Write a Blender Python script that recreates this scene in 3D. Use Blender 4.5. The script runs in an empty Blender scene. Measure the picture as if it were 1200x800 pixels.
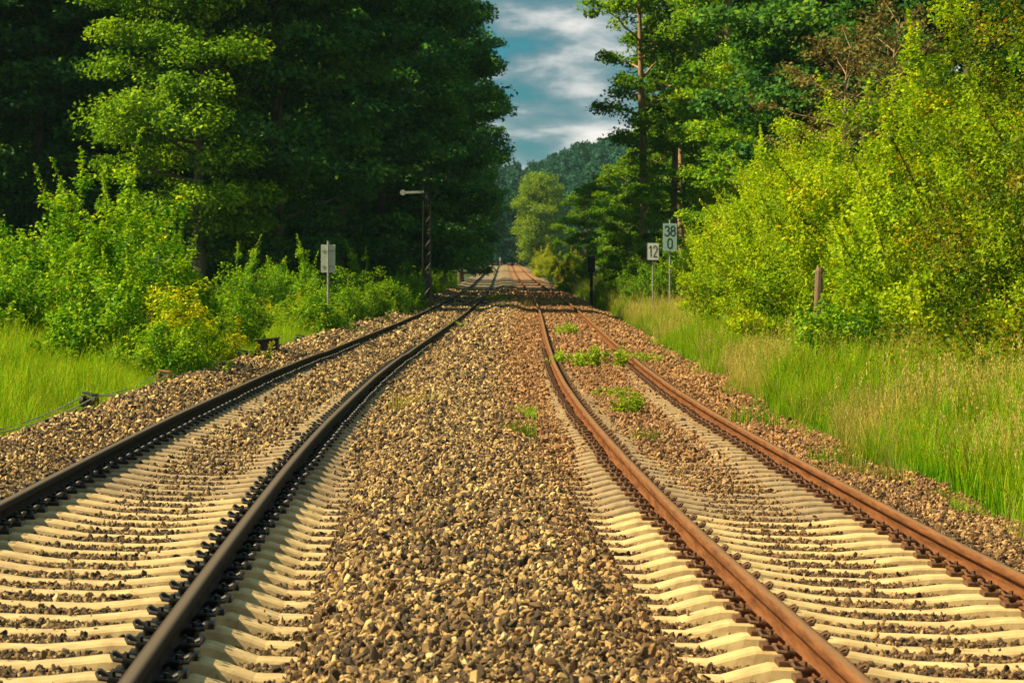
import bpy, bmesh, math, random
import numpy as np
from mathutils import Vector, Matrix
R = math.radians
rng = np.random.default_rng(7)
random.seed(7)
scn = bpy.context.scene
COL = scn.collection
CAM_Z = 2.0
FOC = 3840.0            # focal length in pixels of a 1200 px wide frame

# ------------------------------------------------------------------ helpers
def tag(o, label=None, cat=None, group=None, kind=None):
    if label: o['label'] = label
    if cat: o['category'] = cat
    if group: o['group'] = group
    if kind: o['kind'] = kind
    return o
def link(name, mesh, mat=None, parent=None, loc=None):
    o = bpy.data.objects.new(name, mesh); COL.objects.link(o)
    if mat is not None and len(mesh.materials) == 0: mesh.materials.append(mat)
    if parent: o.parent = parent
    if loc is not None: o.location = loc
    return o
def empty(name, loc, rz=0, s=1.0):
    o = bpy.data.objects.new(name, None); COL.objects.link(o)
    o.location = loc; o.rotation_euler = (0, 0, rz); o.scale = (s, s, s) if not hasattr(s, '__len__') else s
    o.empty_display_size = .2
    return o
def children(o, pool): return [c for c in pool if c.parent == o]
def np_mesh(name, V, F, smooth=False, attrs=None):
    """V (n,3), F (m,k) with a constant number of corners."""
    V = np.asarray(V, np.float32); F = np.asarray(F, np.int32)
    me = bpy.data.meshes.new(name)
    me.vertices.add(len(V)); me.vertices.foreach_set('co', V.ravel())
    m, k = F.shape
    me.loops.add(m * k); me.loops.foreach_set('vertex_index', F.ravel())
    me.polygons.add(m); me.polygons.foreach_set('loop_start', np.arange(0, m * k, k, dtype=np.int32))
    if smooth: me.polygons.foreach_set('use_smooth', np.ones(m, bool))
    for nm, dom, arr in (attrs or []):
        a = me.attributes.new(nm, 'FLOAT', dom); a.data.foreach_set('value', np.asarray(arr, np.float32))
    me.update(calc_edges=True); me.validate()
    return me
class MB:
    """collects primitives into ONE mesh"""
    def __init__(s): s.bm = bmesh.new()
    def box(s, c, d, rot=None, bevel=0.0):
        r = bmesh.ops.create_cube(s.bm, size=1.0)
        vs = r['verts']
        M = Matrix.Translation(c) @ (rot.to_4x4() if rot else Matrix.Identity(4)) @ Matrix.Diagonal((*d, 1))
        bmesh.ops.transform(s.bm, matrix=M, verts=vs)
        if bevel:
            es = list({e for v in vs for e in v.link_edges})
            bmesh.ops.bevel(s.bm, geom=es, offset=bevel, segments=2, affect='EDGES', profile=.6)
        return s
    def cyl(s, a, b, r1, r2=None, n=12):
        a, b = Vector(a), Vector(b); d = b - a
        r2 = r1 if r2 is None else r2
        q = d.to_track_quat('Z', 'Y').to_matrix().to_4x4()
        bmesh.ops.create_cone(s.bm, cap_ends=True, segments=n, radius1=r1, radius2=r2, depth=d.length,
                              matrix=Matrix.Translation((a + b) / 2) @ q)
        return s
    def tube(s, pts, rad, n=6):
        pts = [Vector(p) for p in pts]; rings = []
        for i, p in enumerate(pts):
            t = (pts[min(i + 1, len(pts) - 1)] - pts[max(i - 1, 0)]).normalized()
            q = t.to_track_quat('Z', 'Y').to_matrix()
            rr = rad[i] if hasattr(rad, '__len__') else rad
            rings.append([s.bm.verts.new(p + q @ Vector((rr * math.cos(2 * math.pi * k / n), rr * math.sin(2 * math.pi * k / n), 0))) for k in range(n)])
        for a, b in zip(rings[:-1], rings[1:]):
            for k in range(n): s.bm.faces.new((a[k], a[(k + 1) % n], b[(k + 1) % n], b[k]))
        s.bm.faces.new(rings[0][::-1]); s.bm.faces.new(rings[-1])
        return s
    def mesh(s, name, smooth=False):
        bmesh.ops.recalc_face_normals(s.bm, faces=s.bm.faces[:])
        me = bpy.data.meshes.new(name); s.bm.to_mesh(me); s.bm.free()
        if smooth:
            for p in me.polygons: p.use_smooth = True
        return me
    def build(s, name, mat, parent=None, loc=None, smooth=False):
        return link(name, s.mesh(name, smooth), mat, parent, loc)

# ------------------------------------------------------------------ materials
def newmat(name):
    m = bpy.data.materials.new(name); m.use_nodes = True
    nt = m.node_tree; nt.nodes.clear()
    out = nt.nodes.new('ShaderNodeOutputMaterial')
    return m, nt, out
def N(nt, t, **kw):
    n = nt.nodes.new(t)
    for k, v in kw.items():
        if k.startswith('i_'): n.inputs[k[2:].replace('_', ' ')].default_value = v
        else: setattr(n, k, v)
    return n
def ramp(nt, stops, interp='LINEAR'):
    r = nt.nodes.new('ShaderNodeValToRGB'); r.color_ramp.interpolation = interp
    e = r.color_ramp.elements
    while len(e) < len(stops): e.new(.5)
    for el, (p, c) in zip(e, stops): el.position = p; el.color = (*c, 1)
    return r
def mixc(nt, fac, a, b, mode='MIX'):
    m = nt.nodes.new('ShaderNodeMix'); m.data_type = 'RGBA'; m.blend_type = mode
    for s, v in ((0, fac), (6, a), (7, b)):
        if hasattr(v, 'is_output'): nt.links.new(v, m.inputs[s])
        else: m.inputs[s].default_value = v if not hasattr(v, '__len__') else (*v, 1)
    return m.outputs[2]
def simple_mat(name, c1, c2, scale=8.0, rough=.6, metal=0.0, bump=.0, detail=6, stretch=(1, 1, 1), coord='Object'):
    m, nt, out = newmat(name)
    tc = N(nt, 'ShaderNodeTexCoord'); mp = N(nt, 'ShaderNodeMapping'); mp.inputs['Scale'].default_value = stretch
    nt.links.new(tc.outputs[coord], mp.inputs[0])
    nz = N(nt, 'ShaderNodeTexNoise', i_Scale=scale, i_Detail=detail, i_Roughness=.65)
    oi = N(nt, 'ShaderNodeObjectInfo'); sc_ = N(nt, 'ShaderNodeVectorMath', operation='SCALE'); sc_.inputs[0].default_value = (37, 53, 29)
    nt.links.new(oi.outputs['Random'], sc_.inputs['Scale']); ad = N(nt, 'ShaderNodeVectorMath', operation='ADD')
    nt.links.new(mp.outputs[0], ad.inputs[0]); nt.links.new(sc_.outputs[0], ad.inputs[1]); nt.links.new(ad.outputs[0], nz.inputs['Vector'])
    r = ramp(nt, [(.3, c1), (.7, c2)]); nt.links.new(nz.outputs[0], r.inputs[0])
    b = N(nt, 'ShaderNodeBsdfPrincipled', i_Roughness=rough, i_Metallic=metal)
    nt.links.new(r.outputs[0], b.inputs['Base Color'])
    if bump:
        bp = N(nt, 'ShaderNodeBump', i_Strength=bump, i_Distance=.02)
        nt.links.new(nz.outputs[0], bp.inputs['Height']); nt.links.new(bp.outputs[0], b.inputs['Normal'])
    nt.links.new(b.outputs[0], out.inputs[0])
    return m
def leaf_mat(name, stops, vr=(.8, 1.2), trans=.35, gloss=.022, inst=False, tcol=(1.15, 1.1, .45)):
    m, nt, out = newmat(name)
    at = N(nt, 'ShaderNodeAttribute', attribute_name='v')
    r = ramp(nt, stops); nt.links.new(at.outputs['Fac'], r.inputs[0])
    oi = N(nt, 'ShaderNodeObjectInfo')
    hs = N(nt, 'ShaderNodeHueSaturation')
    mr = N(nt, 'ShaderNodeMapRange'); mr.inputs[3].default_value = vr[0]; mr.inputs[4].default_value = vr[1]
    nt.links.new(oi.outputs['Random'], mr.inputs[0]); nt.links.new(mr.outputs[0], hs.inputs['Value'])
    nt.links.new(r.outputs[0], hs.inputs['Color'])
    d = N(nt, 'ShaderNodeBsdfDiffuse'); t = N(nt, 'ShaderNodeBsdfTranslucent')
    nt.links.new(hs.outputs[0], d.inputs[0])
    tc = mixc(nt, 1.0, hs.outputs[0], tcol, 'MULTIPLY'); nt.links.new(tc, t.inputs[0])
    mx = N(nt, 'ShaderNodeMixShader'); mx.inputs[0].default_value = trans
    nt.links.new(d.outputs[0], mx.inputs[1]); nt.links.new(t.outputs[0], mx.inputs[2])
    g = N(nt, 'ShaderNodeBsdfGlossy'); g.inputs['Roughness'].default_value = .55; g.inputs[0].default_value = (.6, .8, .35, 1)
    m2 = N(nt, 'ShaderNodeMixShader'); m2.inputs[0].default_value = gloss
    nt.links.new(mx.outputs[0], m2.inputs[1]); nt.links.new(g.outputs[0], m2.inputs[2])
    nt.links.new(m2.outputs[0], out.inputs[0])
    return m

M = {}
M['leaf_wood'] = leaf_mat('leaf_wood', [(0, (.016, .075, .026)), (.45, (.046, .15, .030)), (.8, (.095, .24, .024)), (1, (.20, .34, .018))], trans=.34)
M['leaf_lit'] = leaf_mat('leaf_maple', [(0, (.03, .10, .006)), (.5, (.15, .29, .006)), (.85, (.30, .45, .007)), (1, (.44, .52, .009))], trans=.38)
M['leaf_right'] = leaf_mat('leaf_ash', [(0, (.04, .12, .008)), (.5, (.12, .27, .009)), (1, (.30, .42, .012))], trans=.40)
M['leaf_hedge'] = leaf_mat('leaf_hedge', [(0, (.09, .20, .003)), (.35, (.25, .40, .003)), (.8, (.45, .56, .004)), (.95, (.60, .48, .010)), (1, (.52, .24, .02))], trans=.42)
M['leaf_thorn'] = leaf_mat('leaf_thorn', [(0, (.03, .085, .010)), (.45, (.12, .21, .008)), (.72, (.28, .33, .010)), (.86, (.36, .25, .015)), (1, (.40, .13, .03))], trans=.38)
M['leaf_bush'] = leaf_mat('leaf_bush', [(0, (.025, .11, .006)), (.45, (.12, .29, .006)), (.85, (.35, .48, .006)), (1, (.66, .60, .010))], trans=.40)
M['leaf_yellow'] = leaf_mat('leaf_yellow', [(0, (.22, .32, .008)), (.4, (.60, .64, .008)), (1, (.80, .76, .010))], trans=.35)
M['leaf_lime'] = leaf_mat('leaf_lime', [(0, (.13, .21, .008)), (.5, (.32, .38, .008)), (1, (.58, .50, .012))], trans=.42)
M['leaf_olive'] = leaf_mat('leaf_olive', [(0, (.07, .15, .015)), (.5, (.18, .28, .018)), (1, (.33, .40, .025))], trans=.38)
M['leaf_far'] = leaf_mat('leaf_far', [(0, (.012, .055, .040)), (.5, (.022, .085, .055)), (1, (.045, .12, .06))], trans=.2, gloss=.0)  # blue green of distance haze put into the leaf colour
M['leaf_dry'] = leaf_mat('leaf_dry', [(0, (.05, .05, .018)), (.6, (.17, .13, .035)), (1, (.28, .20, .06))], trans=.25)
M['weed'] = leaf_mat('weed_leaf', [(0, (.09, .20, .012)), (.5, (.30, .44, .02)), (1, (.60, .64, .08))], trans=.38)
M['grass'] = leaf_mat('grass_blade', [(0, (.045, .20, .004)), (.5, (.11, .34, .004)), (.8, (.24, .44, .006)), (1, (.42, .44, .02))], vr=(.45, 1.35), trans=.45, gloss=.012)
M['straw'] = leaf_mat('straw_blade', [(0, (.20, .27, .015)), (.5, (.44, .39, .08)), (1, (.62, .48, .18))], vr=(.55, 1.25), trans=.38, gloss=.012)
M['bark'] = simple_mat('bark', (.05, .035, .025), (.17, .125, .085), scale=5, rough=.9, bump=.7, stretch=(3, 3, .5))
M['bark_warm'] = simple_mat('bark_warm', (.14, .085, .05), (.52, .34, .20), scale=7, rough=.9, bump=.7, stretch=(3, 3, .5))
M['concrete'] = simple_mat('sleeper_concrete', (.29, .20, .10), (.60, .445, .235), scale=7, rough=.9, bump=.3, detail=10)
M['concrete_rusty'] = simple_mat('sleeper_concrete_stained', (.32, .22, .105), (.66, .49, .25), scale=6, rough=.9, bump=.3, detail=10)
M['concrete_old'] = simple_mat('sleeper_concrete_old', (.19, .135, .08), (.36, .26, .15), scale=9, rough=.9, bump=.3)
M['black_iron'] = simple_mat('black_iron', (.008, .008, .010), (.028, .024, .022), scale=20, rough=.45, metal=.3)
M['rust_iron'] = simple_mat('rusty_iron', (.05, .022, .012), (.17, .075, .032), scale=25, rough=.7, metal=.1, bump=.3)
M['rust_red'] = simple_mat('red_rust', (.16, .05, .025), (.30, .11, .05), scale=25, rough=.8)
M['post_grey'] = simple_mat('galvanised_pole', (.20, .21, .19), (.36, .36, .32), scale=14, rough=.55, metal=.3)
M['white_paint'] = simple_mat('white_enamel', (.70, .70, .66), (.82, .81, .77), scale=12, rough=.4)
M['teal_paint'] = simple_mat('blue_grey_enamel', (.30, .47, .44), (.40, .56, .52), scale=12, rough=.4)
M['black_paint'] = simple_mat('black_lettering', (.012, .014, .018), (.02, .022, .026), scale=12, rough=.5)
M['grey_board'] = simple_mat('grey_board_back', (.36, .39, .35), (.52, .55, .49), scale=9, rough=.6)
M['wood_grey'] = simple_mat('weathered_timber', (.11, .07, .045), (.27, .18, .11), scale=9, rough=.9, bump=.5, stretch=(5, 5, .5))
M['wire'] = simple_mat('steel_wire', (.16, .18, .15), (.30, .32, .26), scale=30, rough=.5, metal=.4)
M['glass_dark'] = simple_mat('dark_lens', (.02, .03, .04), (.03, .05, .06), scale=5, rough=.1)

def rail_mat(name, side1, side2, top, topw):
    m, nt, out = newmat(name)
    tc = N(nt, 'ShaderNodeTexCoord')
    mp = N(nt, 'ShaderNodeMapping'); mp.inputs['Scale'].default_value = (9, .55, 9)
    nt.links.new(tc.outputs['Object'], mp.inputs[0])
    nz = N(nt, 'ShaderNodeTexNoise', i_Scale=3.0, i_Detail=8, i_Roughness=.7); nt.links.new(mp.outputs[0], nz.inputs['Vector'])
    r = ramp(nt, [(.3, side1), (.7, side2)]); nt.links.new(nz.outputs[0], r.inputs[0])
    at = N(nt, 'ShaderNodeAttribute', attribute_name='running')
    mu = N(nt, 'ShaderNodeMath', operation='MULTIPLY'); mu.inputs[1].default_value = topw
    nt.links.new(at.outputs['Fac'], mu.inputs[0])
    c = mixc(nt, mu.outputs[0], r.outputs[0], top)
    b = N(nt, 'ShaderNodeBsdfPrincipled'); b.inputs['Specular IOR Level'].default_value = .10
    nt.links.new(c, b.inputs['Base Color'])
    nt.links.new(mu.outputs[0], b.inputs['Metallic'])
    mr = N(nt, 'ShaderNodeMapRange'); mr.inputs[3].default_value = .75; mr.inputs[4].default_value = .42
    nt.links.new(mu.outputs[0], mr.inputs[0]); nt.links.new(mr.outputs[0], b.inputs['Roughness'])
    bp = N(nt, 'ShaderNodeBump', i_Strength=.25, i_Distance=.004); nt.links.new(nz.outputs[0], bp.inputs['Height']); nt.links.new(bp.outputs[0], b.inputs['Normal'])
    nt.links.new(b.outputs[0], out.inputs[0])
    return m
M['rail_dark'] = rail_mat('dark_rail_steel', (.004, .004, .006), (.014, .010, .010), (.36, .27, .19), .36)
M['rail_rust'] = rail_mat('rusty_rail_steel', (.060, .023, .011), (.235, .092, .034), (.46, .27, .13), .40)

def stone_mat():
    m, nt, out = newmat('ballast_stone')
    oi = N(nt, 'ShaderNodeObjectInfo')
    r = ramp(nt, [(0, (.026, .018, .014)), (.40, (.105, .066, .036)), (.68, (.35, .225, .096)), (.90, (.60, .415, .175)), (1, (.74, .56, .29))])
    nt.links.new(oi.outputs['Random'], r.inputs[0])
    at = N(nt, 'ShaderNodeAttribute', attribute_name='rust', attribute_type='INSTANCER')
    c = mixc(nt, at.outputs['Fac'], r.outputs[0], (.62, .33, .15), 'MULTIPLY')
    c2 = mixc(nt, at.outputs['Fac'], r.outputs[0], c)
    r2 = ramp(nt, [(0, (.13, .060, .028)), (.5, (.34, .165, .065)), (1, (.50, .28, .12))]); nt.links.new(oi.outputs['Random'], r2.inputs[0])
    c3 = mixc(nt, at.outputs['Fac'], r.outputs[0], r2.outputs[0])
    tc = N(nt, 'ShaderNodeTexCoord'); nz = N(nt, 'ShaderNodeTexNoise', i_Scale=2.2, i_Detail=5, i_Roughness=.7)
    nt.links.new(tc.outputs['Object'], nz.inputs['Vector'])
    rr = ramp(nt, [(.3, (.62, .62, .64)), (.7, (1.12, 1.08, 1.0))]); nt.links.new(nz.outputs[0], rr.inputs[0])
    c4 = mixc(nt, 1.0, c3, rr.outputs[0], 'MULTIPLY')
    ag = N(nt, 'ShaderNodeAttribute', attribute_name='gap_shade', attribute_type='INSTANCER')
    cg = mixc(nt, 1.0, c4, (.36, .345, .36), 'MULTIPLY'); c4 = mixc(nt, ag.outputs['Fac'], c4, cg)  # near in-track stones darkened, shade of the gaps put into their colour
    b = N(nt, 'ShaderNodeBsdfPrincipled', i_Roughness=.85)
    nt.links.new(c4, b.inputs['Base Color']); nt.links.new(b.outputs[0], out.inputs[0])
    return m
M['stone'] = stone_mat()

def ground_mat():
    m, nt, out = newmat('ground')
    geo = N(nt, 'ShaderNodeNewGeometry')
    ab = N(nt, 'ShaderNodeAttribute', attribute_name='ballast'); ar = N(nt, 'ShaderNodeAttribute', attribute_name='rust')
    vo = N(nt, 'ShaderNodeTexVoronoi', i_Scale=17.0); nt.links.new(geo.outputs['Position'], vo.inputs['Vector'])
    sx = N(nt, 'ShaderNodeSeparateColor'); nt.links.new(vo.outputs['Color'], sx.inputs[0])
    r = ramp(nt, [(0, (.03, .024, .02)), (.3, (.12, .09, .055)), (.7, (.30, .215, .12)), (1, (.44, .33, .19))]); nt.links.new(sx.outputs[0], r.inputs[0])
    r2 = ramp(nt, [(0, (.07, .032, .018)), (.4, (.27, .13, .052)), (1, (.44, .24, .10))]); nt.links.new(sx.outputs[0], r2.inputs[0])
    c = mixc(nt, ar.outputs['Fac'], r.outputs[0], r2.outputs[0])
    nz = N(nt, 'ShaderNodeTexNoise', i_Scale=1.3, i_Detail=8, i_Roughness=.7); nt.links.new(geo.outputs['Position'], nz.inputs['Vector'])
    s = ramp(nt, [(.3, (.02, .035, .010)), (.55, (.04, .075, .012)), (.75, (.075, .10, .02))]); nt.links.new(nz.outputs[0], s.inputs[0])
    c2 = mixc(nt, ab.outputs['Fac'], s.outputs[0], c)
    b = N(nt, 'ShaderNodeBsdfPrincipled', i_Roughness=.9)
    nt.links.new(c2, b.inputs['Base Color'])
    bp = N(nt, 'ShaderNodeBump', i_Strength=1.0, i_Distance=.05, invert=True); nt.links.new(vo.outputs['Distance'], bp.inputs['Height']); nt.links.new(bp.outputs[0], b.inputs['Normal'])
    nt.links.new(b.outputs[0], out.inputs[0])
    return m
M['ground'] = ground_mat()

# ------------------------------------------------------------------ the line: alignment tables (distance: centre, fall below camera, cross fall)
TD = np.array([0, 8, 12.5, 15, 18, 20, 23, 27, 32, 38, 46, 55, 65, 78, 92, 110, 130, 160, 200, 260, 300, 400, 486, 625, 800, 1200, 4000.])
TC = np.array([.30, .08, -.049, -.120, -.204, -.255, -.326, -.405, -.483, -.551, -.615, -.633, -.609, -.543, -.458, -.356, -.274, -.225, -.24, -.36, -.48, -.78, -1.0, -1.3, -1.6, -2.2, -6.])
TH = np.array([1.46, 1.48, 1.494, 1.507, 1.526, 1.538, 1.545, 1.559, 1.575, 1.604, 1.625, 1.648, 1.676, 1.711, 1.733, 1.747, 1.747, 1.743, 1.74, 1.72, 1.64, 1.40, 1.12, .45, .25, 1.5, 2.])
TS = np.array([.037, .037, .037, .037, .037, .036, .035, .034, .034, .034, .032, .026, .021, .018, .018, .018, .016, .013, .011, .011, .01, .008, .005, 0, 0, 0, 0.])
_dd = np.concatenate([np.arange(0, 60, .5), np.arange(60, 300, 4), np.arange(300, 4000, 20)])
def _smooth(t):
    v = np.interp(_dd, TD, t)
    for _ in range(12): v[1:-1] = .25 * v[:-2] + .5 * v[1:-1] + .25 * v[2:]
    return v
_C, _H, _S = _smooth(TC), _smooth(TH), _smooth(TS)
def cx(d): return np.interp(d, _dd, _C)
def plane(u, d): return CAM_Z - np.interp(d, _dd, _H) - np.interp(d, _dd, _S) * u     # level of the rail heads
HALF = 2.1; GA = .75
RAILS = [-HALF - GA + .025, -HALF + GA + .03, HALF - GA, HALF + GA]
RAIL_H = .152
def sst(a, b, x):
    t = np.clip((x - a) / (b - a), 0, 1); return t * t * (3 - 2 * t)
def vnoise(x, y, s, seed=0):
    """cheap smooth value noise in -1..1"""
    r = np.random.default_rng(seed).uniform(-1, 1, (64, 64))
    X = np.asarray(x) / s; Y = np.asarray(y) / s
    xi, yi = np.floor(X).astype(int), np.floor(Y).astype(int); fx, fy = X - xi, Y - yi
    fx, fy = fx * fx * (3 - 2 * fx), fy * fy * (3 - 2 * fy)
    g = lambda i, j: r[i % 64, j % 64]
    return (g(xi, yi) * (1 - fx) + g(xi + 1, yi) * fx) * (1 - fy) + (g(xi, yi + 1) * (1 - fx) + g(xi + 1, yi + 1) * fx) * fy
def hill(X, d):
    lift = sst(840, 1250, d) * (23 + .20 * np.clip(X, -60, 300)) + 3 * vnoise(X, d, 90, 3) * sst(840, 1100, d)
    return lift + sst(60, 260, np.abs(X)) * 8 * (1 - sst(700, 900, d))
def ground_z(X, d):
    X = np.asarray(X, float); d = np.asarray(d, float)
    u = X - cx(d)
    bed = plane(np.clip(u, -4, 4.6), d) - RAIL_H
    off = -.058 - .006 * sst(24, 36, d) + .018 * sst(44, 62, d)            # stones lie lower between the near sleepers
    au = np.abs(u)
    mound = sst(.95, .35, au) * (.17 + .03 * vnoise(X, d, 1.1, 5))
    off = off - .026 * sst(.70, .82, au) * sst(1.45, 1.25, au) * sst(34, 26, d)   # sleeper ends stand free
    shl = sst(-3.3, -3.75, u) * .10
    z = bed + off + mound + shl
    zl = bed - .02 - .34 * sst(-3.95, -4.6, u) + .35 * sst(-5.2, -10, u) + 4.2 * sst(-9, -40, u)
    z = np.where(u < -3.9, zl + (off + shl + .02) * sst(-4.6, -3.9, u), z)
    zr = bed + off - .26 * sst(3.4, 4.6, u) + .22 * sst(5.2, 8.5, u) + .75 * sst(7.5, 14, u) + 2.6 * sst(13, 32, u)
    z = np.where(u > 3.4, zr, z)
    z = z + .03 * vnoise(X, d, .8, 9) * sst(3.2, 4.2, au) + .10 * vnoise(X, d, 3.5, 11) * sst(4.6, 7, au)
    return z + hill(X, d)

uu = np.concatenate([-np.geomspace(1500, 12, 34), np.arange(-11, -5.4, .6), np.arange(-5.2, 5.6, .1), np.arange(5.6, 12, .6), np.geomspace(12.5, 1500, 34)])
dg = np.concatenate([np.array([-60, -30, -12, -4, 2, 6]), np.arange(8, 60, .4), np.arange(60, 140, 1.5), np.geomspace(142, 3500, 110)])
U, D = np.meshgrid(uu, dg)
X = U + cx(np.maximum(D, 0)); Z = ground_z(X, np.maximum(D, 0))
nu, nd = len(uu), len(dg)
ii = np.arange(nd * nu).reshape(nd, nu)
F = np.stack([ii[:-1, :-1], ii[:-1, 1:], ii[1:, 1:], ii[1:, :-1]], -1).reshape(-1, 4)
edgeR = 4.55 + .25 * vnoise(X, D, 2.2, 21); edgeL = -4.35 + .12 * vnoise(X, D, 1.5, 22)
def rustf(u, d):
    return np.clip(sst(.10, .85, u) * (.42 + .5 * sst(20, 45, d)) + .22 * sst(35, 90, d) * sst(-1.5, .4, u), 0, 1)
bal = sst(edgeR + .15, edgeR - .15, U) * sst(edgeL - .1, edgeL + .1, U)
gm = np_mesh('ground', np.stack([X, D, Z], -1).reshape(-1, 3), F, True,
             [('ballast', 'POINT', bal.ravel()), ('rust', 'POINT', rustf(U, D).ravel())])
tag(link('ground', gm, M['ground']), kind='structure')

# ------------------------------------------------------------------ instanced stuff (stones, grass, far forest)
def scatter(name, P, rot, scl, idx, variants, label, cat, attrs=()):
    vc = bpy.data.collections.new(name + '_source')
    for i, (me) in enumerate(variants):
        vc.objects.link(bpy.data.objects.new('%s_source_%02d' % (name, i), me))
    me = bpy.data.meshes.new(name); n = len(P)
    me.vertices.add(n); me.vertices.foreach_set('co', np.asarray(P, np.float32).ravel())
    a = me.attributes.new('rot', 'FLOAT_VECTOR', 'POINT'); a.data.foreach_set('vector', np.asarray(rot, np.float32).ravel())
    a = me.attributes.new('scl', 'FLOAT_VECTOR', 'POINT'); a.data.foreach_set('vector', np.asarray(scl, np.float32).ravel())
    a = me.attributes.new('idx', 'INT', 'POINT'); a.data.foreach_set('value', np.asarray(idx, np.int32))
    for nm, arr in attrs:
        a = me.attributes.new(nm, 'FLOAT', 'POINT'); a.data.foreach_set('value', np.asarray(arr, np.float32))
    o = link(name, me)
    g = bpy.data.node_groups.new(name + '_nodes', 'GeometryNodeTree')
    g.interface.new_socket('Geometry', in_out='INPUT', socket_type='NodeSocketGeometry')
    g.interface.new_socket('Geometry', in_out='OUTPUT', socket_type='NodeSocketGeometry')
    gi, go = g.nodes.new('NodeGroupInput'), g.nodes.new('NodeGroupOutput')
    ip = g.nodes.new('GeometryNodeInstanceOnPoints'); ci = g.nodes.new('GeometryNodeCollectionInfo')
    ci.inputs['Collection'].default_value = vc; ci.inputs['Separate Children'].default_value = True; ci.inputs['Reset Children'].default_value = True
    ip.inputs['Pick Instance'].default_value = True
    def na(nm, t):
        q = g.nodes.new('GeometryNodeInputNamedAttribute'); q.data_type = t; q.inputs[0].default_value = nm
        return [s for s in q.outputs if s.enabled and s.name == 'Attribute'][0]
    g.links.new(gi.outputs[0], ip.inputs['Points']); g.links.new(ci.outputs[0], ip.inputs['Instance'])
    g.links.new(na('idx', 'INT'), ip.inputs['Instance Index'])
    er = g.nodes.new('FunctionNodeEulerToRotation'); g.links.new(na('rot', 'FLOAT_VECTOR'), er.inputs[0])
    g.links.new(er.outputs[0], ip.inputs['Rotation']); g.links.new(na('scl', 'FLOAT_VECTOR'), ip.inputs['Scale'])
    g.links.new(ip.outputs[0], go.inputs[0])
    md = o.modifiers.new('scatter', 'NODES'); md.node_group = g
    tag(o, label, cat, kind='stuff')
    return o

# sleepers' positions first, the stones have to keep clear of them
SL_D = [10.9 + .6 * k for k in range(100)]
def sleeper_cover(d): return .30 * sst(22, 27, d) + .70 * sst(35, 54, d)

def stone_variant(seed):
    r = np.random.default_rng(seed); bm = bmesh.new()
    p = r.normal(size=(12, 3)); p /= np.linalg.norm(p, axis=1)[:, None]; p *= r.uniform(.75, 1.05, (12, 1)); p *= np.array([1.2, .85, .66])
    for q in p: bm.verts.new(q)
    res = bmesh.ops.convex_hull(bm, input=bm.verts[:])
    bmesh.ops.delete(bm, geom=[v for v in bm.verts if not v.link_faces], context='VERTS')
    bmesh.ops.bevel(bm, geom=bm.edges[:], offset=.035, segments=1, affect='EDGES')
    bmesh.ops.recalc_face_normals(bm, faces=bm.faces[:])
    me = bpy.data.meshes.new('stone'); bm.to_mesh(me); bm.free(); me.materials.append(M['stone'])
    return me
P_, S_, RU_, DK_ = [], [], [], []
def add_stones(d0, d1, u0, u1, dens, size, keep=None, zoff=.0):
    n = int((d1 - d0) * (u1 - u0) * dens)
    d = rng.uniform(d0, d1, n); u = rng.uniform(u0, u1, n); x = u + cx(d)
    k = np.ones(n, bool)
    er = 4.62 + .25 * vnoise(x, d, 2.2, 21) + rng.normal(0, .07, n); el = -4.30 + .12 * vnoise(x, d, 1.5, 22) - np.abs(rng.normal(0, .04, n))
    k &= (u < er) & (u > el)
    s = size * np.clip(rng.lognormal(0, .34, n), .40, 2.0)
    # keep off sleepers and rails
    inT = np.abs(np.abs(u) - HALF) < 1.30
    dn = np.array(SL_D); near = np.abs(d[:, None] - dn[None, np.clip(np.searchsorted(dn, d) - 1, 0, len(dn) - 1)].T if False else
                                       np.minimum(np.abs(d - dn[np.clip(np.searchsorted(dn, d), 0, len(dn) - 1)]), np.abs(d - dn[np.clip(np.searchsorted(dn, d) - 1, 0, len(dn) - 1)]))[:, None])[:, 0]
    onS = inT & (near < .110) & (d < SL_D[-1] + .3)
    seat = np.abs(np.abs(np.abs(u) - HALF) - GA) < .30
    pr = np.where(onS, np.where(seat, .04 * sleeper_cover(d) + .5 * sst(30, 48, d), .012 + np.where(u > 0, .26 + .30 * sst(30, 50, d), .12 + .4 * sst(38, 54, d)) * sleeper_cover(d) * (.6 + .4 * vnoise(x, d, 2, 31))), 1)
    k &= rng.uniform(size=n) < pr
    k &= ~((np.abs(np.abs(np.abs(u) - HALF) - GA) < .125 - .04 * sst(26, 40, d)))
    s = np.where(onS, s * .75, s)
    calm = inT & (d < 26)
    z = ground_z(x, d) + rng.uniform(-.6, 1.35, n) * np.where(calm, .4, 1) * s + zoff
    sl = CAM_Z * 0 + plane(u, d) - RAIL_H - .035
    z = np.where(onS, np.maximum(z, sl + .3 * s), z)
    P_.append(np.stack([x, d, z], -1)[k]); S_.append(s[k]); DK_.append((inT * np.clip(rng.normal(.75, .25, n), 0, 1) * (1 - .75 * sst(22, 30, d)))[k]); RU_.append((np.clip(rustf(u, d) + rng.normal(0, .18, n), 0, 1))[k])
add_stones(10.2, 30, -4.6, 5.1, 2100, .0150)
add_stones(10.2, 30, -.85, .85, 1000, .0168, zoff=.010)
add_stones(30, 45, -4.6, 5.1, 1150, .0205)
add_stones(45, 70, -4.6, 5.1, 640, .0260)
add_stones(70, 150, -4.6, 5.1, 230, .037)
add_stones(150, 240, -4.6, 5.1, 70, .045)
P = np.concatenate(P_); S = np.concatenate(S_); RU = np.concatenate(RU_); DK = np.concatenate(DK_); n = len(P)
print('stones', n)
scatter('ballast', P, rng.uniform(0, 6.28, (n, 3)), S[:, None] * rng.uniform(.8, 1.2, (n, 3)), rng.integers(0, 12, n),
        [stone_variant(100 + i) for i in range(12)], 'tan crushed stone ballast filling the railway bed', 'ballast', [('rust', RU), ('gap_shade', DK)])

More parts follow.
